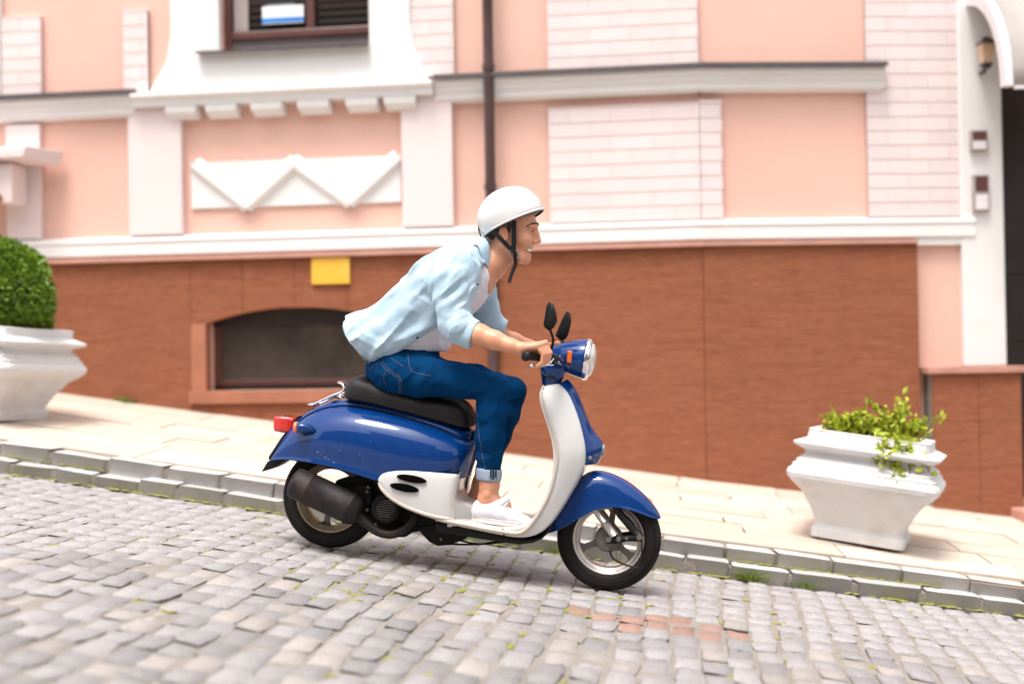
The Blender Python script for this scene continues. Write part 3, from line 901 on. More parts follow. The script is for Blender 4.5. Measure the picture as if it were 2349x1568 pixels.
# clipped bush in the left planter
bc = np.array(TL @ Vector((0, 0, .50)))
shrub = root('clipped_bush', bc, 'dense round clipped green bush growing in the left planter', 'bush')
rg = np.random.default_rng(5)
cent = bc+np.array([-.01, 0, .215]); RB = np.array([.275, .27, .275])
pts = []
lob = [(rg.normal(0, 1, 3), rg.uniform(.06, .17)) for _ in range(34)]
lob = [(d/np.linalg.norm(d), a) for d, a in lob]
for _ in range(15000):
    d = rg.normal(0, 1, 3); d /= np.linalg.norm(d)
    if d[2] < -.75: continue
    b_ = sum(a*max(0, np.dot(d, q)-.75)*4 for q, a in lob)
    rr = rg.uniform(.80, 1.0)**.5+b_+rg.normal(0, .022)-.09
    pts.append((cent+d*RB*rr, d))
leaf_cloud('foliage', pts, .023, M['bush'], shrub, 6, .55, 1.9)
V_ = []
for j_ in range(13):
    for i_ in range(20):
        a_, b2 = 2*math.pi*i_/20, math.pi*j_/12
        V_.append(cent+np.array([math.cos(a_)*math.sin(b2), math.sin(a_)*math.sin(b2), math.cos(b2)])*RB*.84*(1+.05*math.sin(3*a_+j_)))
mk('dark_core', V_, grid_faces(13, 20, False, True), M['bush_in'], shrub, smooth=True)  # solid core; shade between the inner leaves is put in its dark green
for k in range(5):
    a = k*1.3
    tube('stem', [bc+np.array([math.cos(a)*.03, math.sin(a)*.03, -.03]), cent+np.array([math.cos(a)*.12, math.sin(a)*.12, .05])], .010, M['twig'], shrub, seg=6)
# trailing plants in the right planter
rg = np.random.default_rng(9)
topR = np.array(TR @ Vector((0, 0, .52)))
def spray(name, starts, label, nl, size, seed):
    r = root(name, starts[0][0], label, 'plant', 'trailing plants in the right planter')
    rg = np.random.default_rng(seed); pts = []
    for p0, dirv, L_, drop in starts:
        P = []
        for k in range(7):
            t = k/6
            P.append(p0+dirv*L_*t+np.array([0, 0, -drop*t*t])+rg.normal(0, .006, 3)*t)
        tube('stem', P, .0028, M['twig'], r, seg=5)
        for k in range(nl):
            t = rg.uniform(.15, 1.0); i = min(5, int(t*6)); f = t*6-i
            pts.append((P[i]*(1-f)+P[i+1]*f+rg.normal(0, .014, 3), np.array([0, -.3, .6])))
    leaf_cloud('leaves', pts, size, M['leaf'], r, seed+1, .8, 1.5)
    return r
def TRp(x, y, z): return np.array(TR @ Vector((x, y, z)))
st = [(TRp(rg.uniform(-.19,.20), rg.uniform(-.14,.16), .52), np.array([rg.normal(0,.75), rg.normal(0,.3), 1.0]), rg.uniform(.05,.13), .0) for _ in range(30)]
spray('leafy_plant', st, 'upright yellow green leafy plant filling the right planter', 46, .038, 21)
st = [(TRp(rg.uniform(.05,.22), rg.uniform(-.1,.12), .52), np.array([rg.normal(.2,.35), rg.normal(0,.25), 1.0]), rg.uniform(.12,.24), .0) for _ in range(9)]
spray('leafy_plant', st, 'taller thin leafy stems rising at the right of the planter', 26, .036, 41)
st = [(TRp(.10+rg.uniform(-.05,.07), -.20, .535), np.array([rg.normal(0,.35), -.85, .35]), rg.uniform(.11,.19), rg.uniform(.10,.26)) for _ in range(22)]
spray('leafy_plant', st, 'yellow green shoots hanging over the front of the right planter', 40, .038, 61)

# moss and grass
def grass_tuft(p, n, hgt, spread, label, seed):
    rg = np.random.default_rng(seed)
    V, Fc = [], []
    for k in range(n):
        a = rg.uniform(0, 2*math.pi); rr = spread*rg.uniform(0, 1)
        b = p+np.array([math.cos(a)*rr*1.5, math.sin(a)*rr*.5, 0]); b[2] += -SL*(b[0]-p[0])
        d = np.array([math.cos(a)*.6+rg.normal(0,.3), math.sin(a)*.6+rg.normal(0,.3), 1.0]); h = hgt*rg.uniform(.5, 1.1); w = .0028
        s = np.array([-math.sin(a), math.cos(a), 0])*w
        i = len(V)
        V += [b-s, b+s, b+d*h*.5+s*.8, b+d*h*.5-s*.8, b+d*h+np.array([d[0], d[1], -.6])*h*.35]
        Fc += [(i, i+1, i+2, i+3), (i+3, i+2, i+4)]
    o = mk('grass_tuft', np.array(V), Fc, M['grass'])
    return tag(o, label, 'grass', 'grass tufts on the pavement and kerb')
g = on_walk(332, 914); grass_tuft(np.array([g[0], YW-.10, walk_z(g[0], YW-.1)]), 130, .05, .055, 'small green grass tuft at the foot of the brown plinth', 1)
g = on_road(1725, 1352); grass_tuft(np.array([g[0], kerb_y(g[0])-.118, road_z(g[0])+.0]), 150, .055, .055, 'bright green grass tuft below the kerb right of the front wheel', 2)
g = on_road(1300, 1275); grass_tuft(np.array([g[0], kerb_y(g[0])-.12, road_z(g[0])]), 110, .04, .07, 'low grass tuft at the kerb behind the scooter', 3)
g = on_road(1855, 1368); grass_tuft(np.array([g[0], kerb_y(g[0])-.118, road_z(g[0])]), 80, .035, .06, 'thin grass tuft at the kerb below the right planter', 4)
# moss in the joints
V, Fc = [], []
rg = np.random.default_rng(33)
ico = [(0,0,1.0), (.9,0,.25), (.28,.85,.25), (-.73,.53,.25), (-.73,-.53,.25), (.28,-.85,.25)]
def blob(p, s):
    i = len(V)
    for x, y, z in ico: V.append(p+np.array([x*s*1.7, y*s, z*s*.55-.1*s])*rg.uniform(.75, 1.2))
    for k in range(5): Fc.append((i, i+1+k, i+1+(k+1) % 5))
for line in range(3):
    for _ in range(520):
        x = rg.uniform(-4, 2.3)
        if math.sin(x*3.1+line*2)+.6*math.sin(x*7.7+line) < .15: continue
        if line == 0: y, z = kerb_y(x)-.005, road_z(x)+.062
        elif line == 1: y, z = kerb_y(x)-.121, road_z(x)-.004
        else: y, z = kerb_y(x)-.121+rg.normal(0, .01), road_z(x)-.004
        blob(np.array([x, y+rg.normal(0, .006), z+.004]), rg.uniform(.006, .015))
for _ in range(900):
    i = rg.integers(0, len(setts_in)); p, lx, ly = setts_in[i]
    u, v = proj(p)
    if rg.uniform() > (.75 if 700 < u < 1500 and v < 1400 else .10): continue
    sd = rg.integers(0, 4); t = rg.uniform(-.5, .5)
    q = p+np.array([(lx/2+.006)*(1 if sd == 0 else -1), t*ly, 0]) if sd < 2 else p+np.array([t*lx, (ly/2+.006)*(1 if sd == 2 else -1), 0])
    q[2] = road_z(q[0])-.012
    for _k in range(6): blob(q+np.array([rg.normal(0, .013), rg.normal(0, .013), .004]), rg.uniform(.006, .013))
moss = mk('moss', V, Fc, M['moss'], smooth=True); tag(moss, 'yellow green moss in the joints of kerb and road', 'moss', kind='stuff')

# ================================================================== scooter
hubR, hubF = E(763, 1139), E(1397, 1233)
SC = root('motor_scooter', (hubR+hubF)/2-np.array([0, 0, .215]), 'blue and ivory retro motor scooter rolling down the cobbled street', 'scooter')
def half_loft(name, stations, m, parent=SC, sub=2, solid=.004, smooth=True):
    """stations: list of lists of (u, v, lat) from near bottom edge to the crown; mirrored to the far side"""
    V = []; 
    for st in stations:
        near = [E(*p) for p in st]
        far = [mirror_lat(q) for q in near[::-1] if abs(q[1]-YS) > 1e-6]
        V += near+far
    k = len(near)+len(far)
    o = mk(name, V, grid_faces(len(stations), k), m, parent, smooth=smooth, sub=0)
    fixn(o)
    if solid:
        md = o.modifiers.new('Solidify', 'SOLIDIFY'); md.thickness = solid; md.offset = -1
    if sub:
        md = o.modifiers.new('Subsurf', 'SUBSURF'); md.levels = sub; md.render_levels = sub
    return o
def lerp(a, b, t): return a+(b-a)*t
# ---- wheels
def wheel(name, hub, rim_m, lab, spoke0):
    w = mk(name, [hub+np.array([0, s*.02, 0]) for s in (-1, 1)]+[hub+np.array([.001, 0, 0])], [(0,1,2)], rim_m, SC)
    # tyre
    R_, wd = .2155, .047
    prof = []
    for k in range(25):
        a = math.pi*(k/24)*1.30-math.pi*.15
        prof.append((-wd*math.cos(a), .172+(R_-.172)*max(-1, math.sin(a))))
    pr = [(-.032,.146), (-.040,.150)]+[p for p in prof if p[1] > .155]+[(.040,.150), (.032,.146)]
    g = []
    for i, (s, q) in enumerate(pr):
        g.append((s, q))
    ty = lathe('tyre', hub, (0,1,0), g, M['tyre'], w, seg=72)
    for q in (.163, .188, .1965):
        s = .0465 if q == .163 else (.0455 if q == .188 else .0425)
        for sg in (-1, 1):
            lathe('sidewall_ridge', hub, (0,1,0), [(sg*(s-.004), q-.003), (sg*(s+.0012), q-.001), (sg*(s+.0012), q+.001), (sg*(s-.004), q+.003)], M['tyre'], ty, seg=72)
    lathe('rim', hub, (0,1,0), [(-.037,.1465), (-.040,.148), (-.041,.143), (-.036,.139), (-.031,.132), (-.026,.1285), (-.026,.121), (.026,.121), (.026,.1285), (.031,.132), (.036,.139), (.041,.143), (.040,.148), (.037,.1465)], rim_m, w, seg=72, closedprof=True)
    for k in range(3):
        a = math.radians(spoke0+k*120)
        d = np.array([math.cos(a), 0, math.sin(a)]); t = np.array([-math.sin(a), 0, math.cos(a)])
        V = []
        for q, hw, hy in ((.035,.026,.016), (.07,.012,.010), (.105,.012,.010), (.1235,.024,.018)):
            for sx, sy in ((-1,-1),(1,-1),(1,1),(-1,1)): V.append(hub+d*q+t*hw*sx+np.array([0, hy*sy, 0]))
        fixn(mk('spoke', V, grid_faces(4, 4, False, True)+[(0,1,2,3),(12,13,14,15)], M['alu_dark'], w, bevel=.003))
    hb = lathe('hub', hub, (0,1,0), [(-.045,0), (-.045,.012), (-.040,.014), (-.038,.040), (-.034,.052), (-.02,.056), (.02,.056), (.034,.052), (.04,.03), (.045,0)], M['alu_dark'], w, seg=36)
    lathe('axle_nut', hub, (0,1,0), [(-.062,0), (-.062,.009), (-.044,.010), (-.044,0)], M['steel'], hb, seg=6, smooth=False)
    return w
wR = wheel('rear_wheel', hubR, M['alu_gold'], None, 15)
wF = wheel('front_wheel', hubF, M['alu'], None, 200)
tube('tyre_valve', [E(748,1198,.045), E(738,1199,.05), E(731,1198,.055)], .003, M['black_pl'], wR, seg=6)

# ---- front suspension
fk = tube('fork_leg', [E(1395,1130,.055), E(1424,1181,.060), E(1452,1214,.062), E(1470,1233,.062)], [.017,.016,.015,.017], M['black_pl'], SC, seg=14)
tube('fork_leg', [mirror_lat(E(1395,1130,.055)), mirror_lat(E(1424,1181,.060)), mirror_lat(E(1470,1233,.062))], [.017,.016,.017], M['black_pl'], SC, seg=14)
for sg in (1, -1):
    f = (lambda p: p) if sg == 1 else mirror_lat
    tube('shock_absorber', [f(E(1352,1150,.062)), f(E(1388,1200,.064))], .0145, M['alu'], SC, seg=14)
    tube('shock_absorber', [f(E(1386,1197,.064)), f(E(1409,1228,.064))], .0175, M['alu'], SC, seg=14)
    arm = tube('link_arm', [f(E(1393,1237,.060)), f(E(1415,1238,.062)), f(E(1440,1234,.064)), f(E(1472,1233,.064))], [.016,.014,.012,.015], M['engine'], SC, seg=12)
    for u, v, q in ((1396,1237,.011), (1419,1236,.010), (1437,1234,.007), (1466,1232,.011)):
        lathe('bolt', f(E(u, v, .076)), (0,1,0), [(-.006,0), (-.006,q), (.012,q), (.012,0)], M['alu_dark'], arm, seg=8, smooth=False)
tube('brake_cable', [E(1473,1240,.07), E(1470,1290,.068), E(1455,1300,.065), E(1410,1283,.06), E(1398,1262,.055)], .004, M['black_pl'], SC, seg=6, n=5)

# ---- front fender
T_ = [(1518,1187),(1503,1160),(1476,1130),(1441,1101),(1401,1081),(1362,1072),(1330,1088),(1300,1136),(1270,1190)]
B_ = [(1514,1190),(1494,1187),(1464,1174),(1430,1164),(1393,1160),(1356,1170),(1320,1193),(1288,1212),(1256,1223)]
W_ = [.030,.062,.080,.086,.088,.088,.088,.086,.080]
st = []
for (tu, tv), (bu, bv), w in zip(T_, B_, W_):
    row = [(bu, bv+1, w*1.06), (bu, bv-2.5, w*1.045), (lerp(bu,tu,.06), lerp(bv,tv,.09), w*1.0), (lerp(bu,tu,.35), lerp(bv,tv,.38), w*.97), (lerp(bu,tu,.66), lerp(bv,tv,.68), w*.86),
           (lerp(bu,tu,.9), lerp(bv,tv,.90), w*.58), (tu, tv, 0)]
    st.append(row)
fender = half_loft('front_fender', st, M['blue'], solid=.005)

# ---- floor and leg shield: one ivory moulding
I_ = [(1000,1183),(1082,1199.5),(1150,1211),(1196,1209),(1222,1190),(1240,1160),(1256,1127),(1266,1083),(1269,1043),(1263,1003),(1249,963),(1238,927),(1234,902),(1243,884)]
O_ = [(1000,1197),(1082,1214),(1154,1228.5),(1195,1236),(1236,1229),(1265,1203),(1292,1162),(1324,1107),(1348,1060),(1345,1013),(1330,958),(1313,915),(1299,892),(1280,876)]
WI = [.20,.20,.20,.20,.20,.20,.198,.195,.188,.175,.155,.135,.118,.100]
WO = [.195,.195,.195,.19,.185,.18,.165,.13,.105,.095,.088,.080,.072,.06]
CI = [0,0,0,.004,.012,.02,.03,.04,.045,.045,.042,.036,.03,.02]
V = []
for (iu, iv), (ou, ov), wi, wo, ci in zip(I_, O_, WI, WO, CI):
    I3, O3 = E(iu, iv, wi), E(ou, ov, wo)
    d = O3-I3; d[1] = 0; Ld = np.linalg.norm(d); d = d/Ld
    ip = np.array([I3[0], 0, I3[2]])
    def P3(t, lat): 
        q = ip+d*(Ld*t); return np.array([q[0], YS-lat, q[2]])
    fr_ = ci/Ld
    ring = [P3(fr_*1.0, 0), P3(fr_*.85, wi*.55), P3(fr_*.35, wi*.85), P3(.00, wi*.97), P3(.03, wi*1.0), P3(.30, wi*1.015), P3(.62, lerp(wi,wo,.35)), P3(.88, lerp(wi,wo,.75)), P3(.99, wo), P3(1.02, wo*.5), P3(1.03, 0)]
    far = [mirror_lat(q) for q in ring[1:-1]][::-1]
    V += ring+far
k = len(ring)+len(far)
fl = mk('leg_shield', V, grid_faces(len(I_), k, False, True)+[tuple(range(k)), tuple(range((len(I_)-1)*k, len(I_)*k))], M['cream'], SC, smooth=True, sub=2)
fixn(fl)
# worn edge moulding along floor and shield
edge = [E(u, v+.5, w*1.012) for (u, v), w in zip(I_, WI)][:12]
ep = [lerp(np.array(E(iu, iv, wi*1.01)), np.array(E(ou, ov, wi*1.01)), .45 if i < 4 else .12) for i, ((iu, iv), (ou, ov), wi) in enumerate(zip(I_, O_, WI))]
tube('edge_trim', ep, [.0085]*6+[.007]*4+[.006,.0055,.005,.003], M['edge'], fl, seg=8, n=4)
prism('seam', [(1152,1210),(1154,1210),(1157,1229),(1155,1229)], .19, .2045, M['black_pl'], fl)

# ---- ivory side skirts with two oval vents each, and the ramp under the seat
TS = [(866,1100),(872,1087),(890,1080.5),(922,1078),(960,1080),(1000,1083),(1035,1086),(1050,1087),(1056,1089),(1055,1090)]
BS = [(868,1106),(876,1122),(895,1143),(925,1163),(962,1179),(1000,1190.5),(1025,1195),(1038,1198),(1045,1199),(1046,1199)]
LS = [.196,.203,.207,.209,.210,.207,.201,.192,.172,.130]
for sg in (1, -1):
    V = []
    for (tu, tv), (bu, bv), l in zip(TS, BS, LS):
        pts = [(tu, tv, l-.016), (tu, tv-.5, l), (lerp(tu,bu,.3), lerp(tv,bv,.3), l+.006), (lerp(tu,bu,.65), lerp(tv,bv,.65), l+.005), (lerp(tu,bu,.93), lerp(tv,bv,.93), l), (bu, bv, l-.003), (bu, bv+1.5, l-.02)]
        # the front end turns inwards towards the foot space
        if tu > 1030: pts = [(a-(7 if tu > 1045 else 3)*math.sin(math.pi*min(1, max(0, (b-tv)/(bv-tv)))), b, c) for a, b, c in pts]
        if tu > 1055: pts = [(a, b, c-(.006 if i < 3 else 0)) for i, (a, b, c) in enumerate(pts)]
        q = [E(*p) for p in pts]
        V += q if sg == 1 else [mirror_lat(x) for x in q]
    sk = mk('side_skirt', V, grid_faces(len(TS), 7), M['cream'], SC, smooth=True, solid=.004)
    fixn(sk)
    md = sk.modifiers.new('Subsurf', 'SUBSURF'); md.levels = 2; md.render_levels = 2
    for (cu, cv, a, b, ang, lt) in ((943.5,1098,35,8.2,10.5,.2215), (927,1118.5,34,9.0,11,.2225)):
        ring_o, ring_i = [], []
        for i in range(28):
            t = 2*math.pi*i/28; x, y = a*math.cos(t), b*math.sin(t); c, s = math.cos(math.radians(ang)), math.sin(math.radians(ang))
            uu, vv_ = cu+x*c-y*s, cv+x*s+y*c
            p = E(uu, vv_, lt); ring_o.append(p)
        cen = E(cu, cv, lt)
        V = [p+np.array([0, .010, 0]) for p in ring_o]+[p+(cen-p)*.03 for p in ring_o]+[cen]
        if sg == -1: V = [mirror_lat(x) for x in V]
        n = 28
        Fc = grid_faces(2, n, False, True)+[(n+i, n+(i+1) % n, 2*n) for i in range(n)]
        vo = mk('oval_vent', V, Fc, M['vent_shade'], sk, smooth=False); fixn(vo)  # closed black disc; the dark of the vent hole is put in its colour
    tube('lower_trim', [lerp(E(bu, bv, l+.001), E(tu, tv, l+.001), .05) if sg == 1 else mirror_lat(lerp(E(bu, bv, l+.001), E(tu, tv, l+.001), .05)) for (tu, tv), (bu, bv), l in zip(TS, BS, LS)], [.004]+[.0075]*6+[.006,.004,.003], M['edge'], sk, seg=8, n=4)
ramp = [(1056,1080,.186), (1050,1096,.186), (1043.5,1114,.186), (1041,1130,.184), (1046,1142,.172), (1058,1150,.145), (1076,1158,.105), (1100,1172,.085), (1125,1190,.075), (1140,1204,.07)]
V = []
for u, v, w in ramp:
    p = E(u, v, .12); zf = E(u, 1202+(u-1040)*.12, .12)[2]
    for q, dx, dn in ((1.0,-.020,1), (1.0,-.016,.5), (.97,-.006,.08), (.84,0,0), (.5,.004,0), (0,.005,0), (-.5,.004,0), (-.84,0,0), (-.97,-.006,.08), (-1.0,-.016,.5), (-1.0,-.020,1)):
        V.append(np.array([p[0]+dx, YS-w*q, lerp(p[2], min(zf, p[2]), dn)]))
fixn(mk('foot_ramp', V, grid_faces(len(ramp), 11), M['cream'], SC, smooth=True, sub=1))

# ---- rear body
TT = [(634,1030),(650,1003),(672,976),(704,951),(747,933),(800,928),(861,938),(922,954),(983,972.5),(1030,992),(1062,1007),(1079,1010)]
BB = [(616,1057),(634,1053.5),(660,1054),(696,1059),(740,1066),(786,1078.5),(830,1092),(872,1106),(925,1116),(983,1118),(1030,1112),(1052,1098)]
LT = [.040,.050,.058,.066,.076,.090,.105,.115,.118,.112,.095,.06]
LM = [.062,.088,.120,.150,.178,.197,.207,.210,.206,.192,.165,.120]
LB = [.060,.085,.114,.142,.168,.186,.195,.198,.194,.182,.156,.110]
st = []
for (tu, tv), (bu, bv), lt, lm, lb in zip(TT, BB, LT, LM, LB):
    row = []
    for f, l in ((0, lb+.003), (.035, lb+.004), (.085, lb-.001), (.24, lerp(lb,lm,.55)), (.45, lm), (.66, lerp(lm,lt,.10)), (.82, lerp(lm,lt,.34)), (.935, lerp(lm,lt,.70)), (1.0, lt)):
        row.append((lerp(bu,tu,f), lerp(bv,tv,f), l))
    st.append(row)
V = []
for row in st:
    V += [E(*p) for p in row]
nS, k = len(st), 9
# front face wraps round to the middle
fr0 = V[(nS-1)*k:]
for q, dx in ((.6,.022), (.0,.030)):
    V += [np.array([p[0]+dx, YS-(YS-p[1])*q, p[2]]) for p in fr0]
fx_ = nS+2
rows = [V[i*k:(i+1)*k] for i in range(fx_)]
back = [[mirror_lat(p) for p in r] for r in rows[:-1]][::-1]
allr = rows+back
rb = mk('rear_body', [p for r in allr for p in r], grid_faces(len(allr), k), M['blue'], SC, smooth=True)
fixn(rb)
md = rb.modifiers.new('Solidify', 'SOLIDIFY'); md.thickness = .005; md.offset = -1
md = rb.modifiers.new('Subsurf', 'SUBSURF'); md.levels = 2; md.render_levels = 2
# small chips in the paint of the near side
bpy.context.view_layer.update()
dg = bpy.context.evaluated_depsgraph_get()
ev = rb.evaluated_get(dg); em = ev.to_mesh()
bvh_rb = BVHTree.FromPolygons([v.co+Vector(ORG[rb]) for v in em.vertices], [list(p.vertices) for p in em.polygons])
ev.to_mesh_clear()
for (u, v, r_) in ((729,1036,2.2), (735,1042,1.3), (741,1034,1.1), (747,1049,2.0), (753,1052,1.2), (766,1060,1.8), (779,1033,1.5), (784,1027,1.0), (824,1042,1.2), (832,1046,.9), (760,1024,.8), (705,1048,1.0), (850,1010,.8)):
    o_ = E(u, v, .6); d_r = Vector(ray(u, v)).normalized()
    loc, nrm, i_, di_ = bvh_rb.ray_cast(Vector(o_), d_r)
    if loc is None: continue
    n3 = np.array(nrm); n3 = n3 if n3[1] < 0 else -n3
    a3 = np.cross(n3, [.3, 0, 1]); a3 /= np.linalg.norm(a3); b3 = np.cross(n3, a3); c3 = np.array(loc)+n3*.0006
    V = [c3+(a3*math.cos(t)*r_*.95+b3*math.sin(t)*r_*.45*(1+.4*math.sin(3*t+u)))/560 for t in np.linspace(0, 2*math.pi, 9)[:-1]]
    mk('paint_chip', V, [tuple(range(8))], M['edge'], rb)
# upper cover between side crease and saddle
CT = [(628,1036),(642,1010),(664,980),(694,948),(742,922),(796,910.5),(861,916),(922,930),(983,948),(1030,963),(1066,976),(1086,985)]
st = []
for (tu, tv), lt, (cu, cv) in zip(TT, LT, CT):
    st.append([(tu, tv+2.0, lt-.006), (tu, tv-1.5, lt-.0015), (lerp(tu,cu,.45), lerp(tv,cv,.5), lt*.90), (lerp(tu,cu,.85), lerp(tv,cv,.88), lt*.62), (cu, cv, 0)])
tc = half_loft('tail_cover', st, M['blue'], solid=.004)
# shadow gap strip along the crease
tube('panel_gap', [E(u, v+.3, l-.0005) for (u, v), l in zip(TT[5:], LT[5:])], .0022, M['black_pl'], rb, seg=6, n=4)

# ---- saddle
SB = [(797,909),(812,915),(836,919),(872,926),(922,938),(980,954),(1032,970),(1066,979),(1084,980),(1091,974)]
ST = [(798,892),(809,868),(832,855),(872,866),(922,890),(980,903),(1032,907),(1066,914),(1084,935),(1091,966)]
SWd = [.085,.118,.132,.138,.138,.132,.122,.108,.088,.05]
V = []
for (bu, bv), (tu, tv), w in zip(SB, ST, SWd):
    b3, t3 = E(bu, bv, 0), E(tu, tv, 0)
    prof = [(0,.0), (.86,.0), (.98,.06), (1.0,.22), (.985,.45), (.93,.70), (.78,.90), (.45,.99), (0,1.0)]
    row = [np.array([lerp(b3[0],t3[0],h), YS-w*f, lerp(b3[2],t3[2],h)]) for f, h in prof]
    V += row+[mirror_lat(p) for p in row[1:-1]][::-1]
k = 16
seat = mk('saddle', V, grid_faces(len(SB), k, False, True)+[tuple(range(k)), tuple(range((len(SB)-1)*k, len(SB)*k))], M['vinyl'], SC, smooth=True, sub=2)
fixn(seat)

# ---- rear rack
rk = None
for sg in (1, -1):
    f = (lambda p: p) if sg == 1 else mirror_lat
    P = [f(E(716,928,.055)), f(E(724,925,.058)), f(E(760,908,.06)), f(E(783,899,.06)), f(E(790,890,.058)), f(E(785,880,.05)), f(E(779,877,.03)), E(776,876,0)]
    if rk is None: rk = tube('luggage_rack', P, .005, M['chrome'], SC, seg=8, n=5)
    else: tube('rail', P, .005, M['chrome'], rk, seg=8, n=5)
tube('rail', [E(716,928,.055), E(712,926,.04), E(709,926,0), mirror_lat(E(712,926,.04)), mirror_lat(E(716,928,.055))], .005, M['chrome'], rk, seg=8, n=5)
for sg in (1, -1):
    P = [E(762,907,.06), E(770,910,.045), E(780,912,.03)]
    tube('stay', P if sg == 1 else [mirror_lat(p) for p in P], .006, M['steel'], rk, seg=8)
prism('cross_plate', [(750,912),(764,906),(768,910),(754,917)], -.06, .06, M['steel'], rk)

# ---- tail lamp, plate holder, mud flap, indicators
V = []
for (u, v0, v1, w) in ((633,957,985,.034), (636,954.5,987.5,.044), (650,953,990,.05), (668,954,992,.052), (680,957,990,.048)):
    for y, z in ((-1,.15),(-.85,0),(.85,0),(1,.15),(1,.85),(.85,1),(-.85,1),(-1,.85)):
        p = E(u, lerp(v0,v1,z), 0); V.append(p+np.array([0, y*w, 0]))
tl = mk('tail_lamp', V, grid_faces(5, 8, False, True)+[tuple(range(8)), tuple(range(32,40))], M['red_lens'], SC, smooth=False, bevel=.004); fixn(tl)
prism('lamp_seat', [(664,985),(682,955),(690,953),(676,984),(660,1000)], -.05, .05, M['black_pl'], tl)
prism('plate_holder', [(648,998),(657,988),(662,992),(630,1052),(617,1056),(615,1048)], -.055, .055, M['black_pl'], SC, bevel=.004)
prism('mud_flap', [(614,1057),(645,1054),(652,1057),(640,1066),(624,1074),(599,1082)], -.05, .05, M['black_pl'], SC, bevel=.003)
for sg in (1, -1):
    f = (lambda p: p) if sg == 1 else mirror_lat
    V = []
    ax = [(683,980,.158,12.5), (690,980.5,.162,13), (702,981.5,.160,12.5), (714,983,.156,9.5), (724,986,.150,4.5), (728,988,.146,1)]
    for u, v, l, r in ax:
        c = E(u, v, l)
        for i in range(12):
            a = 2*math.pi*i/12; V.append(f(c+np.array([0, -math.cos(a)*.024*r/13, math.sin(a)*r/560])))
    pod = fixn(mk('indicator', V, grid_faces(6, 12, False, True)+[tuple(range(12)), tuple(range(60,72))], M['blue'], SC, smooth=True))
    V = []
    for u, v, l, r in ((674,979,.150,6), (675.5,979.5,.152,12), (679,980,.156,14), (683.5,980,.158,13.5)):
        c = E(u, v, l)
        for i in range(12):
            a = 2*math.pi*i/12; V.append(f(c+np.array([0, -math.cos(a)*.024*r/13, math.sin(a)*r/560])))
    fixn(mk('lens', V, grid_faces(4, 12, False, True)+[tuple(range(12)), tuple(range(36,48))], M['orange_lens'], pod, smooth=True))

# ---- exhaust and engine
ma, mb = E(676, 1106, .135), E(817, 1170, .125)
axm = mb-ma; Lm = np.linalg.norm(axm)
mf = lathe('muffler', ma, axm, [(-.012,0), (-.012,.045), (-.004,.060), (.012,.066), (.06,.0665), (.062,.0685), (.070,.0685), (.072,.067), (Lm-.035,.067), (Lm-.033,.070), (Lm-.024,.070), (Lm-.020,.067), (Lm+.008,.060), (Lm+.022,.042), (Lm+.026,0)], M['muffler'], SC, seg=40)
tube('tail_pipe', [E(684,1120,.15), E(672,1121,.165), E(664,1122,.168)], [.011,.010,.009], M['muffler'], mf, seg=10)
tube('exhaust_pipe', [E(820,1180,.125), E(840,1199,.125), E(867,1219,.12), E(898,1225,.115), E(927,1214,.11), E(947,1194,.10), E(958,1170,.08)], [.024,.020,.018,.018,.018,.018,.018], M['muffler'], SC, seg=14, n=5)
br = prism('bracket', [(793,1121),(845,1109),(853,1113),(852,1153),(838,1162),(812,1140)], .085, .10, M['engine'], SC, bevel=.003)
for u, v in ((845,1117), (843,1127), (843,1168), (836,1205)):
    lathe('bolt', E(u, v, .104), (0,1,0), [(-.007,0), (-.007,.007), (.02,.007), (.02,0)], M['alu_dark'], br, seg=6, smooth=False)
fc = E(884, 1166, .13)
fan = lathe('fan_cover', fc, (0,1,0), [(-.002,.041), (-.010,.044), (-.010,.052), (-.002,.060), (.03,.064), (.09,.066), (.09,0), (.012,0), (.012,.041)], M['engine'], SC, seg=40)
for k in range(8):
    z = -.033+k*.0095; hw = math.sqrt(max(0, .041**2-z*z))
    d = np.array([math.cos(.13), 0, -math.sin(.13)]); nrm = np.array([math.sin(.13), 0, math.cos(.13)])
    c = fc+nrm*z
    V = [c-d*hw+nrm*.0014, c+d*hw+nrm*.0014, c+d*hw-nrm*.0014, c-d*hw-nrm*.0014]
    V = [v+np.array([0, -.004, 0]) for v in V]+[v+np.array([0, .010, 0]) for v in V]
    fixn(mk('louvre', V, [(0,1,2,3),(4,5,6,7),(0,1,5,4),(1,2,6,5),(2,3,7,6),(3,0,4,7)], M['alu_dark'], fan))
prism('engine_case', [(770,1100),(840,1090),(930,1110),(1000,1150),(1010,1190),(985,1215),(940,1222),(905,1206),(868,1205),(845,1190),(790,1160),(755,1148)], -.09, .07, M['engine'], SC, bevel=.01)
prism('crank_case', [(860,1195),(930,1195),(950,1215),(930,1232),(890,1232),(865,1215)], -.06, .075, M['engine'], SC, bevel=.008)
for k in range(6):
    u = 892+k*10
    prism('cooling_fin', [(u,1200),(u+4,1200),(u+5,1217+2*k%5),(u+1,1216)], .02, .085, M['engine'], SC)
sd = prism('stand_bracket', [(955,1207),(1005,1200),(1045,1208),(1090,1222),(1062,1238),(1030,1250),(1003,1252),(985,1243),(970,1228)], .03, .075, M['engine'], SC, bevel=.006)
for u, v in ((1033,1220), (1012,1236)):
    lathe('bolt', E(u, v, .078), (0,1,0), [(-.004,0), (-.004,.006), (.01,.006), (.01,0)], M['alu_dark'], sd, seg=8, smooth=False)
prism('under_frame', [(998,1196),(1082,1213),(1154,1228),(1195,1235),(1236,1228),(1262,1203),(1268,1212),(1243,1236),(1222,1245),(1190,1249),(1155,1244),(1100,1236),(1040,1226),(1000,1218)], -.15, .15, M['black_pl'], SC, bevel=.01)
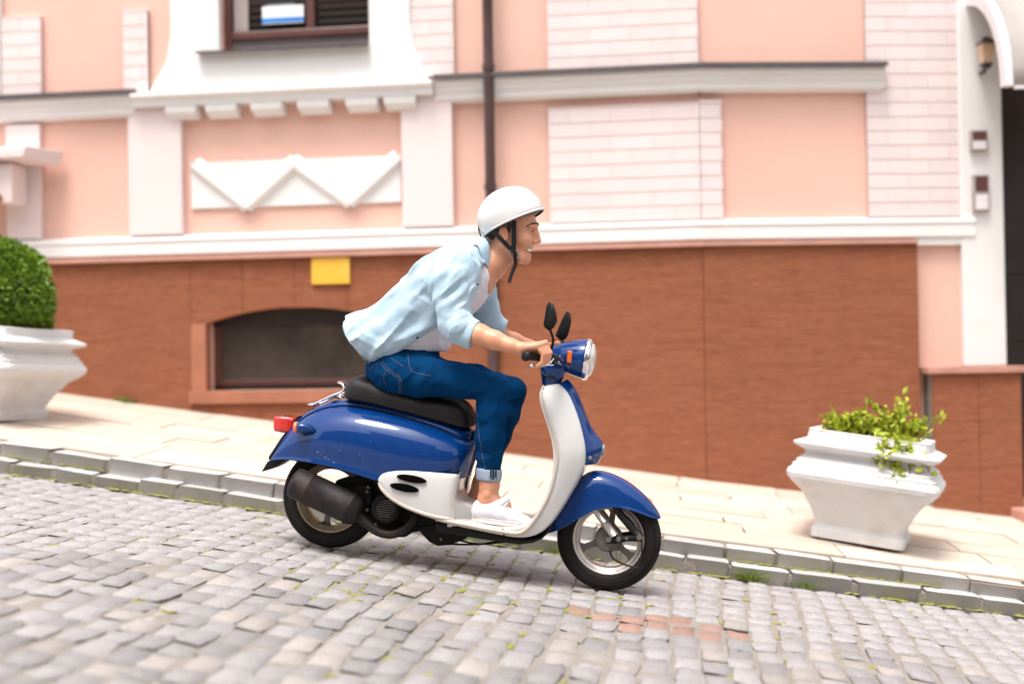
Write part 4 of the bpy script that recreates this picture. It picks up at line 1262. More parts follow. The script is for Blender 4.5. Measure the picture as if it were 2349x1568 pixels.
tube('cable', [E(1015,1246,.06), E(1060,1248,.06), E(1105,1247,.06), E(1150,1240,.06)], .0045, M['black_pl'], SC, seg=6, n=5)
tube('cable', [E(1035,1226,.07), E(1060,1240,.07), E(1105,1247,.07), E(1165,1241,.07)], .004, M['black_pl'], SC, seg=6, n=5)
# inner wheel arch and front of the tub so the body is not hollow
prism('inner_arch', [(640,1040),(672,1000),(740,960),(860,955),(1000,990),(1050,1020),(1040,1085),(980,1110),(900,1105),(850,1096),(800,1084),(740,1068),(690,1062)], -.055, .055, M['engine'], SC)

# ---- front panel with horn
PL_ = [(1284,877,.052),(1299,893,.066),(1313,915,.074),(1330,958,.083),(1344,1005,.090),(1348,1032,.095),(1349,1054,.096),(1344,1068,.090)]
PR_ = [(1302,867),(1319,884),(1334,920),(1350,964),(1364,992),(1386,1011),(1388,1038),(1372,1064)]
st = []
for (lu, lv, lw), (ru, rv) in zip(PL_, PR_):
    st.append([(lu-3, lv, lw+.004), (lu, lv-.5, lw), (lerp(lu,ru,.35), lerp(lv,rv,.35), lw*.84), (lerp(lu,ru,.62), lerp(lv,rv,.62), lw*.50), (lerp(lu,ru,.9), lerp(lv,rv,.9), lw*.28), (ru, rv, 0)])
fp = half_loft('front_panel', st, M['blue'], solid=.004)
lathe('horn_grille', E(1384,1031,0), (1,0,-.14), [(.004,0), (.006,.015), (.006,.021), (.001,.025), (-.02,.025)], M['steel'], fp, seg=24)
lathe('bolt', E(1354,1049,.094), (0,1,0), [(-.003,0), (-.003,.007), (.01,.007), (.01,0)], M['steel'], fp, seg=10, smooth=False)

# ---- headset
h0, h1 = E(1258,811,0), E(1346,824,0)
axh = h1-h0; Lh = np.linalg.norm(axh)
hd = lathe('headlamp_shell', h0, axh, [(-.004,0), (0,.018), (Lh*.12,.034), (Lh*.3,.052), (Lh*.5,.065), (Lh*.72,.076), (Lh*.92,.083), (Lh*1.0,.0845), (Lh*1.0,.07)], M['blue'], SC, seg=44)
lathe('chrome_ring', h0, axh, [(Lh*.965,.0855), (Lh*.97,.088), (Lh*1.05,.086), (Lh*1.10,.079), (Lh*1.10,.070), (Lh*1.0,.068)], M['chrome'], hd, seg=44)
lathe('lamp_lens', h0, axh, [(Lh*1.08,.074), (Lh*1.14,.068), (Lh*1.20,.050), (Lh*1.235,.025), (Lh*1.245,0)], M['lamp_lens'], hd, seg=44)
V = []
nk = [(832,1240,1305,.060), (846,1240,1302,.058), (858,1241,1296,.052), (870,1243,1288,.046), (884,1244,1284,.042)]
for v, u0, u1, w in nk:
    a, b = E(u0, v+(3 if v < 840 else 0), 0), E(u1, v+4, 0); c = (a+b)/2; rx = np.linalg.norm(b-a)/2
    for i in range(20):
        an = 2*math.pi*i/20; cx_, sy_ = math.cos(an), math.sin(an)
        e = .7; V.append(c+(b-a)/2*(abs(cx_)**e*np.sign(cx_))+np.array([0, -w*abs(sy_)**e*np.sign(sy_), 0]))
fixn(mk('headset', V, grid_faces(5, 20, False, True)+[tuple(range(20)), tuple(range(80,100))], M['blue'], SC, smooth=True, bevel=.006))
for sg in (1, -1):
    f = (lambda p: p) if sg == 1 else mirror_lat
    V = []
    for u0, u1, v0, v1, l in ((1299,1315,803,834,.062), (1301,1313,805,832,.076)):
        for u, v in ((u0+2,v0),(u1,v0+2),(u1-3,v1),(u0,v1-2)): V.append(f(E(u, v, l)))
    fixn(mk('indicator', V, [(0,1,2,3),(4,5,6,7)]+[(i,(i+1)%4,(i+1)%4+4,i+4) for i in range(4)], M['orange_lens'], SC, bevel=.003))
    # bar, grip, switch, lever
    gr = [E(1206,817,.345), E(1232,819.5,.275), E(1258,822,.20)]
    ba = [E(1258,822,.20), E(1276,824,.12), E(1284,828,.05)]
    gp = tube('grip', [f(p) for p in gr], [.0165,.0160,.0160], M['black_pl'], SC, seg=16)
    lathe('grip_end', f(gr[0]), (gr[1]-gr[0])*np.array([1, sg, 1]), [(-.006,0), (-.006,.012), (-.003,.019), (.006,.019), (.008,.016)], M['black_pl'], gp, seg=16)
    hb = tube('handlebar', [f(p) for p in ba], [.017,.022,.026], M['blue'], SC, seg=14, n=3)
    tube('switch_box', [f(E(1262,823,.185)), f(E(1272,823,.145))], [.024,.024], M['black_pl'], hb, seg=10, smooth=False)
    tube('brake_lever', [f(E(1279,829,.15)), f(E(1270,822,.185)), f(E(1258,834,.215)), f(E(1240,838,.275)), f(E(1222,838,.325))], [.008,.007,.006,.006,.006], M['chrome'], SC, seg=8, n=4)
    lathe('lever_ball', f(E(1219,838,.33)), (1,0,0), [(-.008,0), (-.006,.006), (0,.009), (.006,.006), (.008,0)], M['chrome'], SC, seg=12)
# mirrors: near one seen from behind its shell, far one from the side
def mirror(stem, outline, latc, thick, dirv, glass_side):
    ms = tube('mirror_stem', stem, .0055, M['black_pl'], SC, seg=10, n=4)
    base = [E(u, v, latc) for u, v in outline]
    cen = sum(base)/len(base); n = len(base)
    d = np.asarray(dirv, float); d /= np.linalg.norm(d)
    V = [p for p in base]+[cen+(p-cen)*.93+d*thick*.55 for p in base]+[cen+(p-cen)*.55+d*thick for p in base]+[cen+d*thick*1.08]
    Fc = grid_faces(3, n, False, True)+[(2*n+i, 2*n+(i+1) % n, 3*n) for i in range(n)]+[tuple(range(n))]
    sh = fixn(mk('mirror_shell', V, Fc, M['black_pl'], SC, smooth=True, bevel=.002))
    fixn(mk('mirror_glass', [cen+(p-cen)*.9-d*.003 for p in base], [tuple(range(n))], M['mirror'], sh))
mirror([E(1262,812,.14), E(1265,800,.15), E(1269,780,.16), E(1263,758,.165)], [(1258,692),(1264,695),(1271,712),(1275,738),(1269,750),(1260,760),(1249,751),(1246,744),(1250,722),(1253,702)], .165, .03, (.62,-.75,.05), 1)
mirror([mirror_lat(E(1262,812,.14)), E(1291,792,-.15), E(1290,780,-.16)], [(1299,713),(1303,718),(1304,735),(1300,757),(1294,778),(1287,783),(1273,770),(1282,748),(1291,728)], -.165, .03, (.75,-.60,.05), 1)
tube('cable', [E(1242,848,.04), E(1246,858,.05), E(1262,864,.055), E(1276,870,.05)], .005, M['black_pl'], SC, seg=6, n=4)

# ================================================================== rider
class SDF:
    """small signed distance grid with soft unions; meshed by surface nets"""
    def __init__(s, lo, hi, h):
        s.lo = np.asarray(lo, float); s.h = h
        s.n = np.ceil((np.asarray(hi, float)-s.lo)/h).astype(int)+1
        s.f = np.full(s.n, .5, np.float32)
    def win(s, lo, hi):
        a = np.clip(np.floor((lo-s.lo)/s.h).astype(int), 0, s.n); b = np.clip(np.ceil((hi-s.lo)/s.h).astype(int)+1, 0, s.n)
        sl = tuple(slice(i, j) for i, j in zip(a, b))
        ax = [s.lo[k]+s.h*np.arange(a[k], b[k]) for k in range(3)]
        X, Y, Z = np.meshgrid(*ax, indexing='ij')
        return sl, X, Y, Z
    def _comb(s, sl, d, k, op):
        f = s.f[sl]
        if op == 'sub':
            d = -d
            if k > 0:
                hh = np.clip(.5-.5*(d-f)/k*-1, 0, 1)
                hh = np.clip(.5+.5*(d-f)/k, 0, 1)
                s.f[sl] = f*(1-hh)+d*hh+k*hh*(1-hh)
            else: s.f[sl] = np.maximum(f, d)
        else:
            if k > 0:
                hh = np.clip(.5+.5*(f-d)/k, 0, 1)
                s.f[sl] = f*(1-hh)+d*hh-k*hh*(1-hh)
            else: s.f[sl] = np.minimum(f, d)
    def cap(s, a, b, ra, rb, k=.01, sy=1.0, op='add'):
        a, b = np.asarray(a, float), np.asarray(b, float)
        r = max(ra, rb)*max(1, sy)+k*2+.03
        sl, X, Y, Z = s.win(np.minimum(a, b)-r, np.maximum(a, b)+r)
        if X.size == 0: return
        a2 = a*np.array([1, 1/sy, 1]); b2 = b*np.array([1, 1/sy, 1]); ba = b2-a2
        px, py, pz = X-a2[0], Y/sy-a2[1], Z-a2[2]
        t = np.clip((px*ba[0]+py*ba[1]+pz*ba[2])/(ba@ba+1e-12), 0, 1)
        d = np.sqrt((px-t*ba[0])**2+(py-t*ba[1])**2+(pz-t*ba[2])**2)-(ra+(rb-ra)*t)
        s._comb(sl, d, k, op)
    def chain(s, pts, k=.015, sy=1.0):
        for (a, ra), (b, rb) in zip(pts[:-1], pts[1:]): s.cap(a, b, ra, rb, k, sy)
    def ell(s, c, r, ang=0.0, k=.01, op='add'):
        c = np.asarray(c, float); r = np.asarray(r, float); R_ = r.max()+k*2+.03
        sl, X, Y, Z = s.win(c-R_, c+R_)
        if X.size == 0: return
        x, y, z = X-c[0], Y-c[1], Z-c[2]
        ca, sa = math.cos(ang), math.sin(ang)
        x, z = x*ca+z*sa, -x*sa+z*ca
        q0 = np.sqrt((x/r[0])**2+(y/r[1])**2+(z/r[2])**2)
        q1 = np.sqrt((x/r[0]**2)**2+(y/r[1]**2)**2+(z/r[2]**2)**2)+1e-9
        s._comb(sl, q0*(q0-1)/q1, k, op)
    def grid(s):
        ax = [s.lo[k]+s.h*np.arange(s.n[k]) for k in range(3)]
        return np.meshgrid(*ax, indexing='ij')
    def mesh(s):
        f = s.f; ins = f < 0
        nx, ny, nz = f.shape
        c = np.zeros((nx-1, ny-1, nz-1), np.int8)
        for i in (0, 1):
            for j in (0, 1):
                for k in (0, 1): c += ins[i:nx-1+i, j:ny-1+j, k:nz-1+k]
        act = (c > 0) & (c < 8)
        I, J, K = np.nonzero(act)
        idx = np.full(act.shape, -1, np.int32); idx[I, J, K] = np.arange(len(I))
        acc = np.zeros((len(I), 3)); cnt = np.zeros(len(I))
        cor = [(0,0,0),(1,0,0),(0,1,0),(1,1,0),(0,0,1),(1,0,1),(0,1,1),(1,1,1)]
        for a, b in ((0,1),(2,3),(4,5),(6,7),(0,2),(1,3),(4,6),(5,7),(0,4),(1,5),(2,6),(3,7)):
            A_, B_c = cor[a], cor[b]
            fa = f[I+A_[0], J+A_[1], K+A_[2]]; fb = f[I+B_c[0], J+B_c[1], K+B_c[2]]
            m = (fa < 0) != (fb < 0)
            t = np.where(m, fa/(fa-fb+1e-12), 0)
            for q in range(3): acc[:, q] += np.where(m, A_[q]+t*(B_c[q]-A_[q]), 0)
            cnt += m
        V = s.lo+s.h*(np.stack([I, J, K], 1)+acc/np.maximum(cnt, 1)[:, None])
        Fs = []
        for axis in range(3):
            a = [slice(None)]*3; b = [slice(None)]*3; a[axis] = slice(0, -1); b[axis] = slice(1, None)
            fa, fb = ins[tuple(a)], ins[tuple(b)]
            P = np.array(np.nonzero(fa != fb)).T
            o1, o2 = [q for q in range(3) if q != axis]
            P = P[(P[:, o1] > 0) & (P[:, o2] > 0) & (P[:, o1] < f.shape[o1]-1) & (P[:, o2] < f.shape[o2]-1)]
            flip = fa[P[:, 0], P[:, 1], P[:, 2]]
            q = []
            for d1, d2 in ((-1,-1),(0,-1),(0,0),(-1,0)):
                Q = P.copy(); Q[:, o1] += d1; Q[:, o2] += d2; q.append(idx[Q[:, 0], Q[:, 1], Q[:, 2]])
            q = np.stack(q, 1)
            if axis == 1: flip = ~flip
            q[~flip] = q[~flip][:, ::-1]
            Fs.append(q)
        return V, np.concatenate(Fs)
def fast_mesh(name, parts, m, parent, smooth_it=0):
    V, Fq, o = [], [], 0
    for v, f in parts:
        V.append(v); Fq.append(f+o); o += len(v)
    V = np.concatenate(V)-ORG[parent]; Fq = np.concatenate(Fq)
    me = bpy.data.meshes.new(name)
    me.vertices.add(len(V)); me.vertices.foreach_set('co', V.astype(np.float32).ravel())
    me.loops.add(Fq.size); me.loops.foreach_set('vertex_index', Fq.ravel().astype(np.int32))
    me.polygons.add(len(Fq)); me.polygons.foreach_set('loop_start', np.arange(0, Fq.size, 4, dtype=np.int32))
    me.polygons.foreach_set('use_smooth', np.ones(len(Fq), bool))
    me.update(calc_edges=True); me.validate()
    me.materials.append(m)
    ob = link_obj(name, me, parent)
    if smooth_it:
        md = ob.modifiers.new('Smooth', 'SMOOTH'); md.iterations = smooth_it; md.factor = .5
    return ob
_lat = RNG.random((32,32,32))
def vnoise(X, Y, Z):
    i, j, k = np.floor(X).astype(int), np.floor(Y).astype(int), np.floor(Z).astype(int)
    x, y, z = X-i, Y-j, Z-k
    x, y, z = x*x*(3-2*x), y*y*(3-2*y), z*z*(3-2*z)
    g = lambda a, b, c: _lat[(i+a) & 31, (j+b) & 31, (k+c) & 31]
    return ((g(0,0,0)*(1-x)+g(1,0,0)*x)*(1-y)+(g(0,1,0)*(1-x)+g(1,1,0)*x)*y)*(1-z)+((g(0,0,1)*(1-x)+g(1,0,1)*x)*(1-y)+(g(0,1,1)*(1-x)+g(1,1,1)*x)*y)*z-.5
def folds(X, Y, Z, dirv, wl, L, amp, ph=0.0):
    """cloth folds: ridges of wavelength wl across dirv (in the side plane), length L along it"""
    d = np.asarray(dirv, float); d /= np.linalg.norm(d); p = np.array([-d[1], d[0]])
    a = X*d[0]+Z*d[1]; c = X*p[0]+Z*p[1]
    n = vnoise(c/wl+ph, Y/(wl*1.6)+3.1*ph, a/L+7.7)
    return amp*(1-np.abs(n)*3.2)
def seg_dist2(X, Z, P):
    """signed side-view distance to an open polyline; positive on its right hand side"""
    best = np.full(X.shape, 9.0); sg = np.ones(X.shape)
    for a, b in zip(P[:-1], P[1:]):
        dx, dz = b[0]-a[0], b[1]-a[1]; L2 = dx*dx+dz*dz
        t = np.clip(((X-a[0])*dx+(Z-a[1])*dz)/L2, 0, 1)
        d = np.hypot(X-a[0]-t*dx, Z-a[1]-t*dz)
        cr = dx*(Z-a[1])-dz*(X-a[0])
        m = d < best-1e-9
        best = np.where(m, d, best); sg = np.where(m, np.where(cr < 0, 1., -1.), sg)
    return best*sg

PE = root('person', E(930, 905, 0), 'young man in open light denim shirt, blue jeans and white helmet riding the scooter', 'person')
# ---------------- body: head and neck, arms with hands, ankles, one skin mesh
lo = np.array([E(835,900)[0], YS-.345, E(1100,1172)[2]]); hi = np.array([E(1330,900,-.3)[0], YS+.345, E(1165,440)[2]])
hi[0] = E(1310,820,-.2)[0]
g = SDF(lo, hi, .003)
def Lm2(c, sgn): return np.array([c[0], 2*YS-c[1], c[2]]) if sgn < 0 else c
TILT_ = math.radians(-14)
g.ell(E(1163,502), (.098,.076,.100), 0, k=.0)
g.ell(E(1188,545), (.064,.060,.090), math.radians(-4), k=.03)
g.ell(E(1194,506), (.064,.062,.060), 0, k=.02)
g.cap(E(1224,515,.020), E(1224,515,-.020), .017, .017, .012)
g.ell(E(1211,564), (.018,.030,.014), math.radians(-15), .012)      # muzzle
g.ell(E(1207,584), (.018,.028,.016), 0, .012)
for s in (1, -1):
    f = lambda u, v, l: Lm2(E(u, v, l), s)
    g.cap(f(1155,562,.054), f(1192,591,.028), .021, .018, .025)
    g.cap(f(1192,591,.028), f(1204,594,.006), .018, .0185, .015)
    g.ell(f(1202,549,.040), (.028,.025,.026), 0, .025)
    g.ell(f(1221,530,.033), (.012,.018,.0085), 0, .008, 'sub')     # socket
    g.cap(f(1228,517,.012), f(1216,519,.046), .0075, .0065, .010)  # brow
    g.ell(f(1227,555.5,.0125), (.0095,.0075,.0075), 0, .005)       # nostril wing
    g.ell(f(1215,527.6,.034), (.0125,.016,.0054), 0, .002)          # upper lid
    g.ell(f(1215,533.6,.034), (.011,.016,.0036), 0, .003)          # lower lid
    g.cap(f(1222,558,.020), f(1206,573,.036), .0035, .003, .006, op='sub')   # smile fold
    g.ell(f(1190,570,.064), (.010,.008,.022), math.radians(20), .014, 'sub')
    # ear
    g.ell(f(1155,535,.079), (.0195,.0105,.031), math.radians(12), .004)
    g.ell(f(1158,534,.093), (.0120,.0105,.020), math.radians(12), .003, 'sub')
    g.ell(f(1161,547,.080), (.009,.008,.010), 0, .004)
    g.ell(f(1163,538,.079), (.005,.006,.008), 0, .003)
g.chain([(E(1224,523), .0115), (E(1226,538), .0145), (E(1226,552), .0160)], .008)
g.chain([(E(1229.5,524), .0080), (E(1232.5,540), .0100), (E(1234,551), .0125)], .006)
g.ell(E(1233.5,553), (.0150,.0120,.0110), 0, .006)
g.chain([(E(1205,571,.026), .005), (E(1215,568.5,.012), .0075), (E(1217.5,567.5), .0080), (E(1215,568.5,-.012), .0075), (E(1205,571,-.026), .005)], .006)
g.chain([(E(1204,578,.025), .005), (E(1211,583,.012), .0085), (E(1213.5,584), .009), (E(1211,583,-.012), .0085), (E(1204,578,-.025), .005)], .006)
g.ell(E(1205,595), (.020,.022,.016), 0, .012)
g.ell(E(1213.5,575.3), (.024,.0340,.0100), math.radians(-16), .003, 'sub')      # open mouth
g.cap(E(1155,570), E(1126,608), .052, .056, .03)
g.cap(E(1126,608), E(1098,640), .056, .072, .03, 1.1)
g.cap(E(1166,596,0), E(1142,626,0), .020, .018, .02)
for s in (1, -1):
    f = lambda u, v, l: Lm2(E(u, v, l), s)
    g.chain([(f(1040,742,.235), .044), (f(1070,760,.25), .046), (f(1098,768,.262), .0445), (f(1135,780,.28), .0375), (f(1172,793,.296), .0285), (f(1193,799,.302), .0255)], .015, 1.0)
    for i in range(4):                                   # back of the hand
        g.cap(f(1194,799,.304-.006*i), f(1233+5.5*i, 794-2.2*i, .309-.024*i), .0205, .0135-.0004*i, .010)
    g.cap(f(1196,803,.285), f(1225,806,.262), .021, .020, .012)
    for i in range(4):                                   # fingers closed round the grip
        la = .313-.0250*i; e = [0, 1.5, 2, 0][i]
        mc = f(1233+5.5*i, 794-2.2*i, la-.002); pi_ = f(1246+5.5*i+e, 813-1.5*i, la); di = f(1243+5*i+e, 832-2*i+e, la-.002); ti = f(1232+5*i, 840-2*i+e, la-.006)
        g.cap(mc, pi_, .0108, .0090, .002)
        g.cap(pi_, di, .0092, .0082, .001)
        g.cap(di, ti, .0082, .0072, .001)
        g.ell(mc+np.array([.003, 0, .004]), (.012,.011,.010), 0, .006)
    g.cap(f(1204,806,.262), f(1226,813,.222), .018, .0125, .010)     # thumb
    g.cap(f(1226,813,.222), f(1246,829,.212), .0118, .0105, .004)
    g.cap(f(1246,829,.212), f(1257,833,.216), .0105, .0085, .002)
    # upper arm, hidden by the sleeve
    sh0 = f(1050,630,.155) if s == 1 else E(1085,632,-.155)
    g.cap(sh0, f(1040,742,.235), .048, .042, .02)
g.chain([(E(925,840), .072), (E(965,762), .074), (E(1012,702), .080), (E(1062,652), .082), (E(1096,640), .066)], .03, 1.25)
g.cap(E(1062,640,.15), E(1072,640,-.15), .05, .05, .03)
for lt, ch in ((.115, ((912,852), (1060,875), (1138,892), (1126,1000), (1122,1065), (1123,1110), (1118,1148))), (-.10, ((912,852), (1070,875), (1175,900), (1138,1010), (1118,1060), (1105,1110), (1092,1148)))):
    P_ = [E(u, v, lt) for u, v in ch]
    g.chain(list(zip(P_, (.055,.042,.030,.036,.040,.0385,.040))), .02)
    g.cap(P_[-1], P_[-1]+np.array([.07, 0, -.025]), .036, .03, .02)
    ank = E(ch[-2][0]-3, ch[-2][1]+22, lt)
    for s in (-1, 1): g.ell(ank+np.array([0, s*.033, 0]), (.013,.012,.015), 0, .012)
vb_, fb_ = g.mesh()
m_ = vb_[fb_].mean(1)
hs_ = (m_[:, 0] > E(1120,560)[0]) & (m_[:, 2] > E(1150,640)[2])
bvh_head = BVHTree.FromPolygons([Vector(v) for v in vb_], [list(map(int, f)) for f in fb_[hs_]])
body = fast_mesh('body', [(vb_, fb_)], M['skin'], PE, smooth_it=1)

# eyes, brows, teeth, hair
for s in (1, -1):
    f = lambda u, v, l: Lm2(E(u, v, l), s)
    V, n_, k_ = lathe_vf(f(1213.5,530.8,.034), (1, -.25*s, 0), [(-.012,0), (-.008,.009), (0,.0122), (.008,.009), (.0105,.006), (.012,0)], 20)
    ey = fixn(mk('eye', V, grid_faces(n_, k_, True, False), M['eye_white'], PE, smooth=True))
    V, n_, k_ = lathe_vf(f(1213.5,530.8,.034), (1, -.25*s, 0), [(.0098,.0068), (.0116,.004), (.0126,0)], 16)
    fixn(mk('iris', V, grid_faces(n_, k_, True, False), M['iris'], ey, smooth=True))
    tube('eyelash', [f(1223,529.2,.022), f(1220.5,528.0,.034), f(1214,529.6,.046)], .0018, M['hair'], ey, seg=6, n=3)
    br_ = []
    for u, v, l in ((1236,516.5,.010), (1230,513.5,.022), (1220,514.5,.036), (1207,520,.054)):
        o_ = f(u, v, l); hp_ = bvh_head.find_nearest(Vector(o_)); br_.append(np.array(hp_[0])+np.array(hp_[1])*.0012)
    tube('eyebrow', br_, [.0022,.0036,.0034,.0012], M['hair'], PE, seg=8, n=3)
V = []
for i in range(9):
    t = -1+2*i/8
    p = E(1221-4.5*t*t*1.5, 570.0+1.5*t*t, 0)
    for dz, dx in ((.003,0), (-.006,.001), (-.0115,-.001), (-.0115,-.006), (.003,-.006)): V.append(p+np.array([dx-.004, t*.029, dz]))
for P_ in (((1203,571.5,.033), (1211,567,.019), (1218.5,566.5,.0), (1211,567,-.019), (1203,571.5,-.033)), ((1203,573,.033), (1208,582,.020), (1214.5,585,.0), (1208,582,-.020), (1203,573,-.033))):
    tube('lip', [E(*p) for p in P_], [.0018,.0040,.0048,.0040,.0018], M['lip'], PE, seg=8, n=5)
tt = fixn(mk('teeth', V, grid_faces(9, 5, False, True), M['teeth'], PE, smooth=True))
g = SDF(E(1085,600,.1), E(1200,470,.1)+np.array([0,.2,0]), .004)
lo = E(1090,575,0)-np.array([0,.10,0]); hi = E(1205,440,0)+np.array([0,.10,0])
g = SDF(lo, hi, .004)
g.ell(E(1160,502), (.104,.082,.105), 0, 0)
g.ell(E(1140,526), (.056,.078,.040), 0, .02)
X, Y, Z = g.grid()
# hairline: keep only what lies behind the ear and above the nape
pa, pb = E(1118,566), E(1200,486)
side = (X-pa[0])*(pb[2]-pa[2])-(Z-pa[2])*(pb[0]-pa[0])
g.f = np.maximum(g.f, (side/np.hypot(pb[0]-pa[0], pb[2]-pa[2])).astype(np.float32))
fast_mesh('hair', [g.mesh()], M['hair'], PE)
for s in (1, -1):
    tube('sideburn', [Lm2(E(1168,512,.0765), s), Lm2(E(1168,524,.0765), s), Lm2(E(1167,534,.074), s)], [(.002,.011),(.002,.008),(.001,.003)], M['hair'], PE, seg=8, flat=(0,1,0))

# ---------------- helmet
hm = (E(1109,542)+E(1246,479))/2
ex = E(1246,479)-E(1109,542); Lx = np.linalg.norm(ex)/2; ex = ex/np.linalg.norm(ex)
ez = np.array([-ex[2], 0, ex[0]]); ey_ = np.array([0, 1, 0])
V = []
nr, ns = 14, 48
hgt, ht0 = .152, .030
for j in range(nr+1):
    t = j/nr
    if t < .2: z = ht0*(t/.2); sx = 1.0; sy = 1.0; bulge = .004*math.sin(t/.2*math.pi/2)
    else:
        a = (t-.2)/.8*math.pi/2; z = ht0+(hgt-ht0)*math.sin(a); sx = sy = math.cos(a)**.92 if a < math.pi/2-1e-6 else 0; bulge = .004*math.cos(a)
    for i in range(ns):
        an = 2*math.pi*i/ns; c, s_ = math.cos(an), math.sin(an)
        fr = 1.0+(.035*max(0, c)**3 if t < .25 else .02*max(0, c)**3*(1-t))
        bk = 1.0+(.05*max(0, -c)*min(1, t/.25) if t < .6 else .05*max(0, -c)*max(0, (1-t)/.4))
        V.append(hm+ex*((Lx*.965)*sx*c*fr*bk+(bulge*np.sign(c) if abs(c) > .2 else 0))+ey_*(.118*sy*s_*(1.0-.05*max(0, c)))+ez*z)
hel = mk('helmet', V, grid_faces(nr+1, ns, False, True), M['helmet'], PE, smooth=True)
fixn(hel)
md = hel.modifiers.new('Weld', 'WELD'); md.merge_threshold = .0005
md = hel.modifiers.new('Solidify', 'SOLIDIFY'); md.thickness = .012; md.offset = -1
md = hel.modifiers.new('Subsurf', 'SUBSURF'); md.levels = 1; md.render_levels = 1
rim = [V[i]-ez*.0015 for i in range(ns)]
tube('rim_trim', rim, .0050, M['rimtrim'], hel, seg=8, closed=True)
lin = [hm+(V[i]-hm)*.955-ez*.004 for i in range(ns)]
tube('lining', lin, .0045, M['strap'], hel, seg=6, closed=True)
bvh_h = BVHTree.FromPolygons([Vector(v) for v in V], grid_faces(nr+1, ns, False, True))
def hit(bvh, u, v, lat0=.6, off=0.0):
    o_ = E(u, v, lat0); d = Vector(ray(u, v)).normalized()
    loc, nrm, i, dist = bvh.ray_cast(Vector(o_), d)
    if loc is None: return None
    return np.array(loc)-np.array(d)*off
for u, v in ((1180,499.5), (1126,524)):
    p = hit(bvh_h, u, v)
    if p is not None: lathe('rivet', p, (0,1,0), [(-.003,0), (-.0025,.003), (-.001,.0045), (.003,.0045)], M['steel'], hel, seg=12)
V0 = [E(1098.5,513,0), E(1100,528,0), E(1106,545,0)]
tube('rear_strap', [p+np.array([-.003,0,0]) for p in V0], [(.012,.003)]*3, M['strap'], hel, seg=8, flat=(0,1,0))
# ---------------- straps over the cheek
def band(name, P, w, m, parent, th=.0016):
    """flat webbing: P list of (u,v,lat); width lies in the side plane"""
    Q = [E(*p) for p in P]; V = []
    for i, p in enumerate(Q):
        t = Q[min(i+1, len(Q)-1)]-Q[max(i-1, 0)]; t[1] = 0; t /= np.linalg.norm(t); nn = np.array([-t[2], 0, t[0]])
        for a, b in ((-1,-1),(1,-1),(1,1),(-1,1)): V.append(p+nn*w/2*a+np.array([0, b*th, 0]))
    return fixn(mk(name, V, grid_faces(len(Q), 4, False, True)+[(0,1,2,3), tuple(range(len(V)-4, len(V)))], m, parent))
for s in (1, -1):
    def S_(L): return [(u, v, l*s) for u, v, l in L]
    st_ = band('chin_strap', S_([(1179,506,.090), (1179,524,.084), (1179,545,.078), (1178.5,563,.072), (1178,574,.066)]), .0195, M['strap'], hel)
    band('webbing', S_([(1133,531,.096), (1146,545,.089), (1160,559,.079), (1172,572,.069)]), .0170, M['strap'], st_)
V = []
bk = [E(1170,578,.067), E(1176,575,.068), E(1188,577,.060), E(1190,583,.058), E(1188,590,.056), E(1175,591,.060), E(1170,586,.064)]
tube('buckle', bk, .0028, M['steel'], hel, seg=8, closed=True, n=4)
band('strap_tail', [(1181,588,.062), (1182.5,598,.056), (1183,606,.050), (1178,618,.048), (1172,633,.048), (1168,649,.050)], .0150, M['strap'], hel)
band('slider', [(1174,563,.074), (1178,571,.070), (1177,580,.067)], .021, M['strap'], hel, .003)
band('strap_under', [(1179,574,.064), (1181,580,.062), (1182,590,.058)], .014, M['strap'], hel)

# ---------------- jeans
lo = np.array([E(820,900)[0], YS-.26, E(1100,1110)[2]-.02]); hi = np.array([E(1235,900)[0], YS+.26, E(900,770)[2]+.02])
g = SDF(lo, hi, .0058)
g.ell(E(908,846), (.122,.168,.100), math.radians(20), 0)
g.cap(E(895,845), E(965,815), .10, .088, .04, 1.5)
for s in (1, -1):
    if s == 1:
        ch = [((908,851,.095), .101), ((975,864,.108), .092), ((1060,874,.122), .0755), ((1138,891,.133), .066), ((1128,945,.130), .0685), ((1124,1000,.125), .0655), ((1123,1050,.119), .0555), ((1122,1084,.117), .0485)]
    else:
        ch = [((912,851,-.095), .101), ((990,862,-.105), .090), ((1090,872,-.115), .073), ((1175,898,-.122), .0650), ((1160,950,-.118), .064), ((1142,1005,-.112), .055), ((1126,1055,-.106), .047), ((1118,1080,-.103), .043)]
    g.chain([(E(*a), r) for a, r in ch], .022)
X, Y, Z = g.grid()
sl = np.abs(g.f) < .04
xx, yy, zz = X[sl], Y[sl], Z[sl]
kn = E(1110,912,.13); hp = E(925,880,.1)
w_knee = np.exp(-((xx-kn[0])**2+(zz-kn[2])**2)/.12**2)
w_hip = np.exp(-((xx-hp[0])**2+(zz-hp[2])**2)/.16**2)
w_sh = np.exp(-((xx-E(1120,1050)[0])**2/.12**2+(zz-E(1120,1045)[2])**2/.10**2))
d_ = folds(xx, yy, zz, (1, .55), .026, .16, .011, 1.3)*w_knee+folds(xx, yy, zz, (.75, .66), .030, .20, .011, 4.4)*w_hip+folds(xx, yy, zz, (1, -.25), .026, .09, .009, 8.1)*w_sh
d_ += folds(xx, yy, zz, (1, -.30), .045, .30, .0055, 2.2)+folds(xx, yy, zz, (.3, 1), .040, .25, .004, 9.2)
g.f[sl] -= (d_*.62-.0115).astype(np.float32)
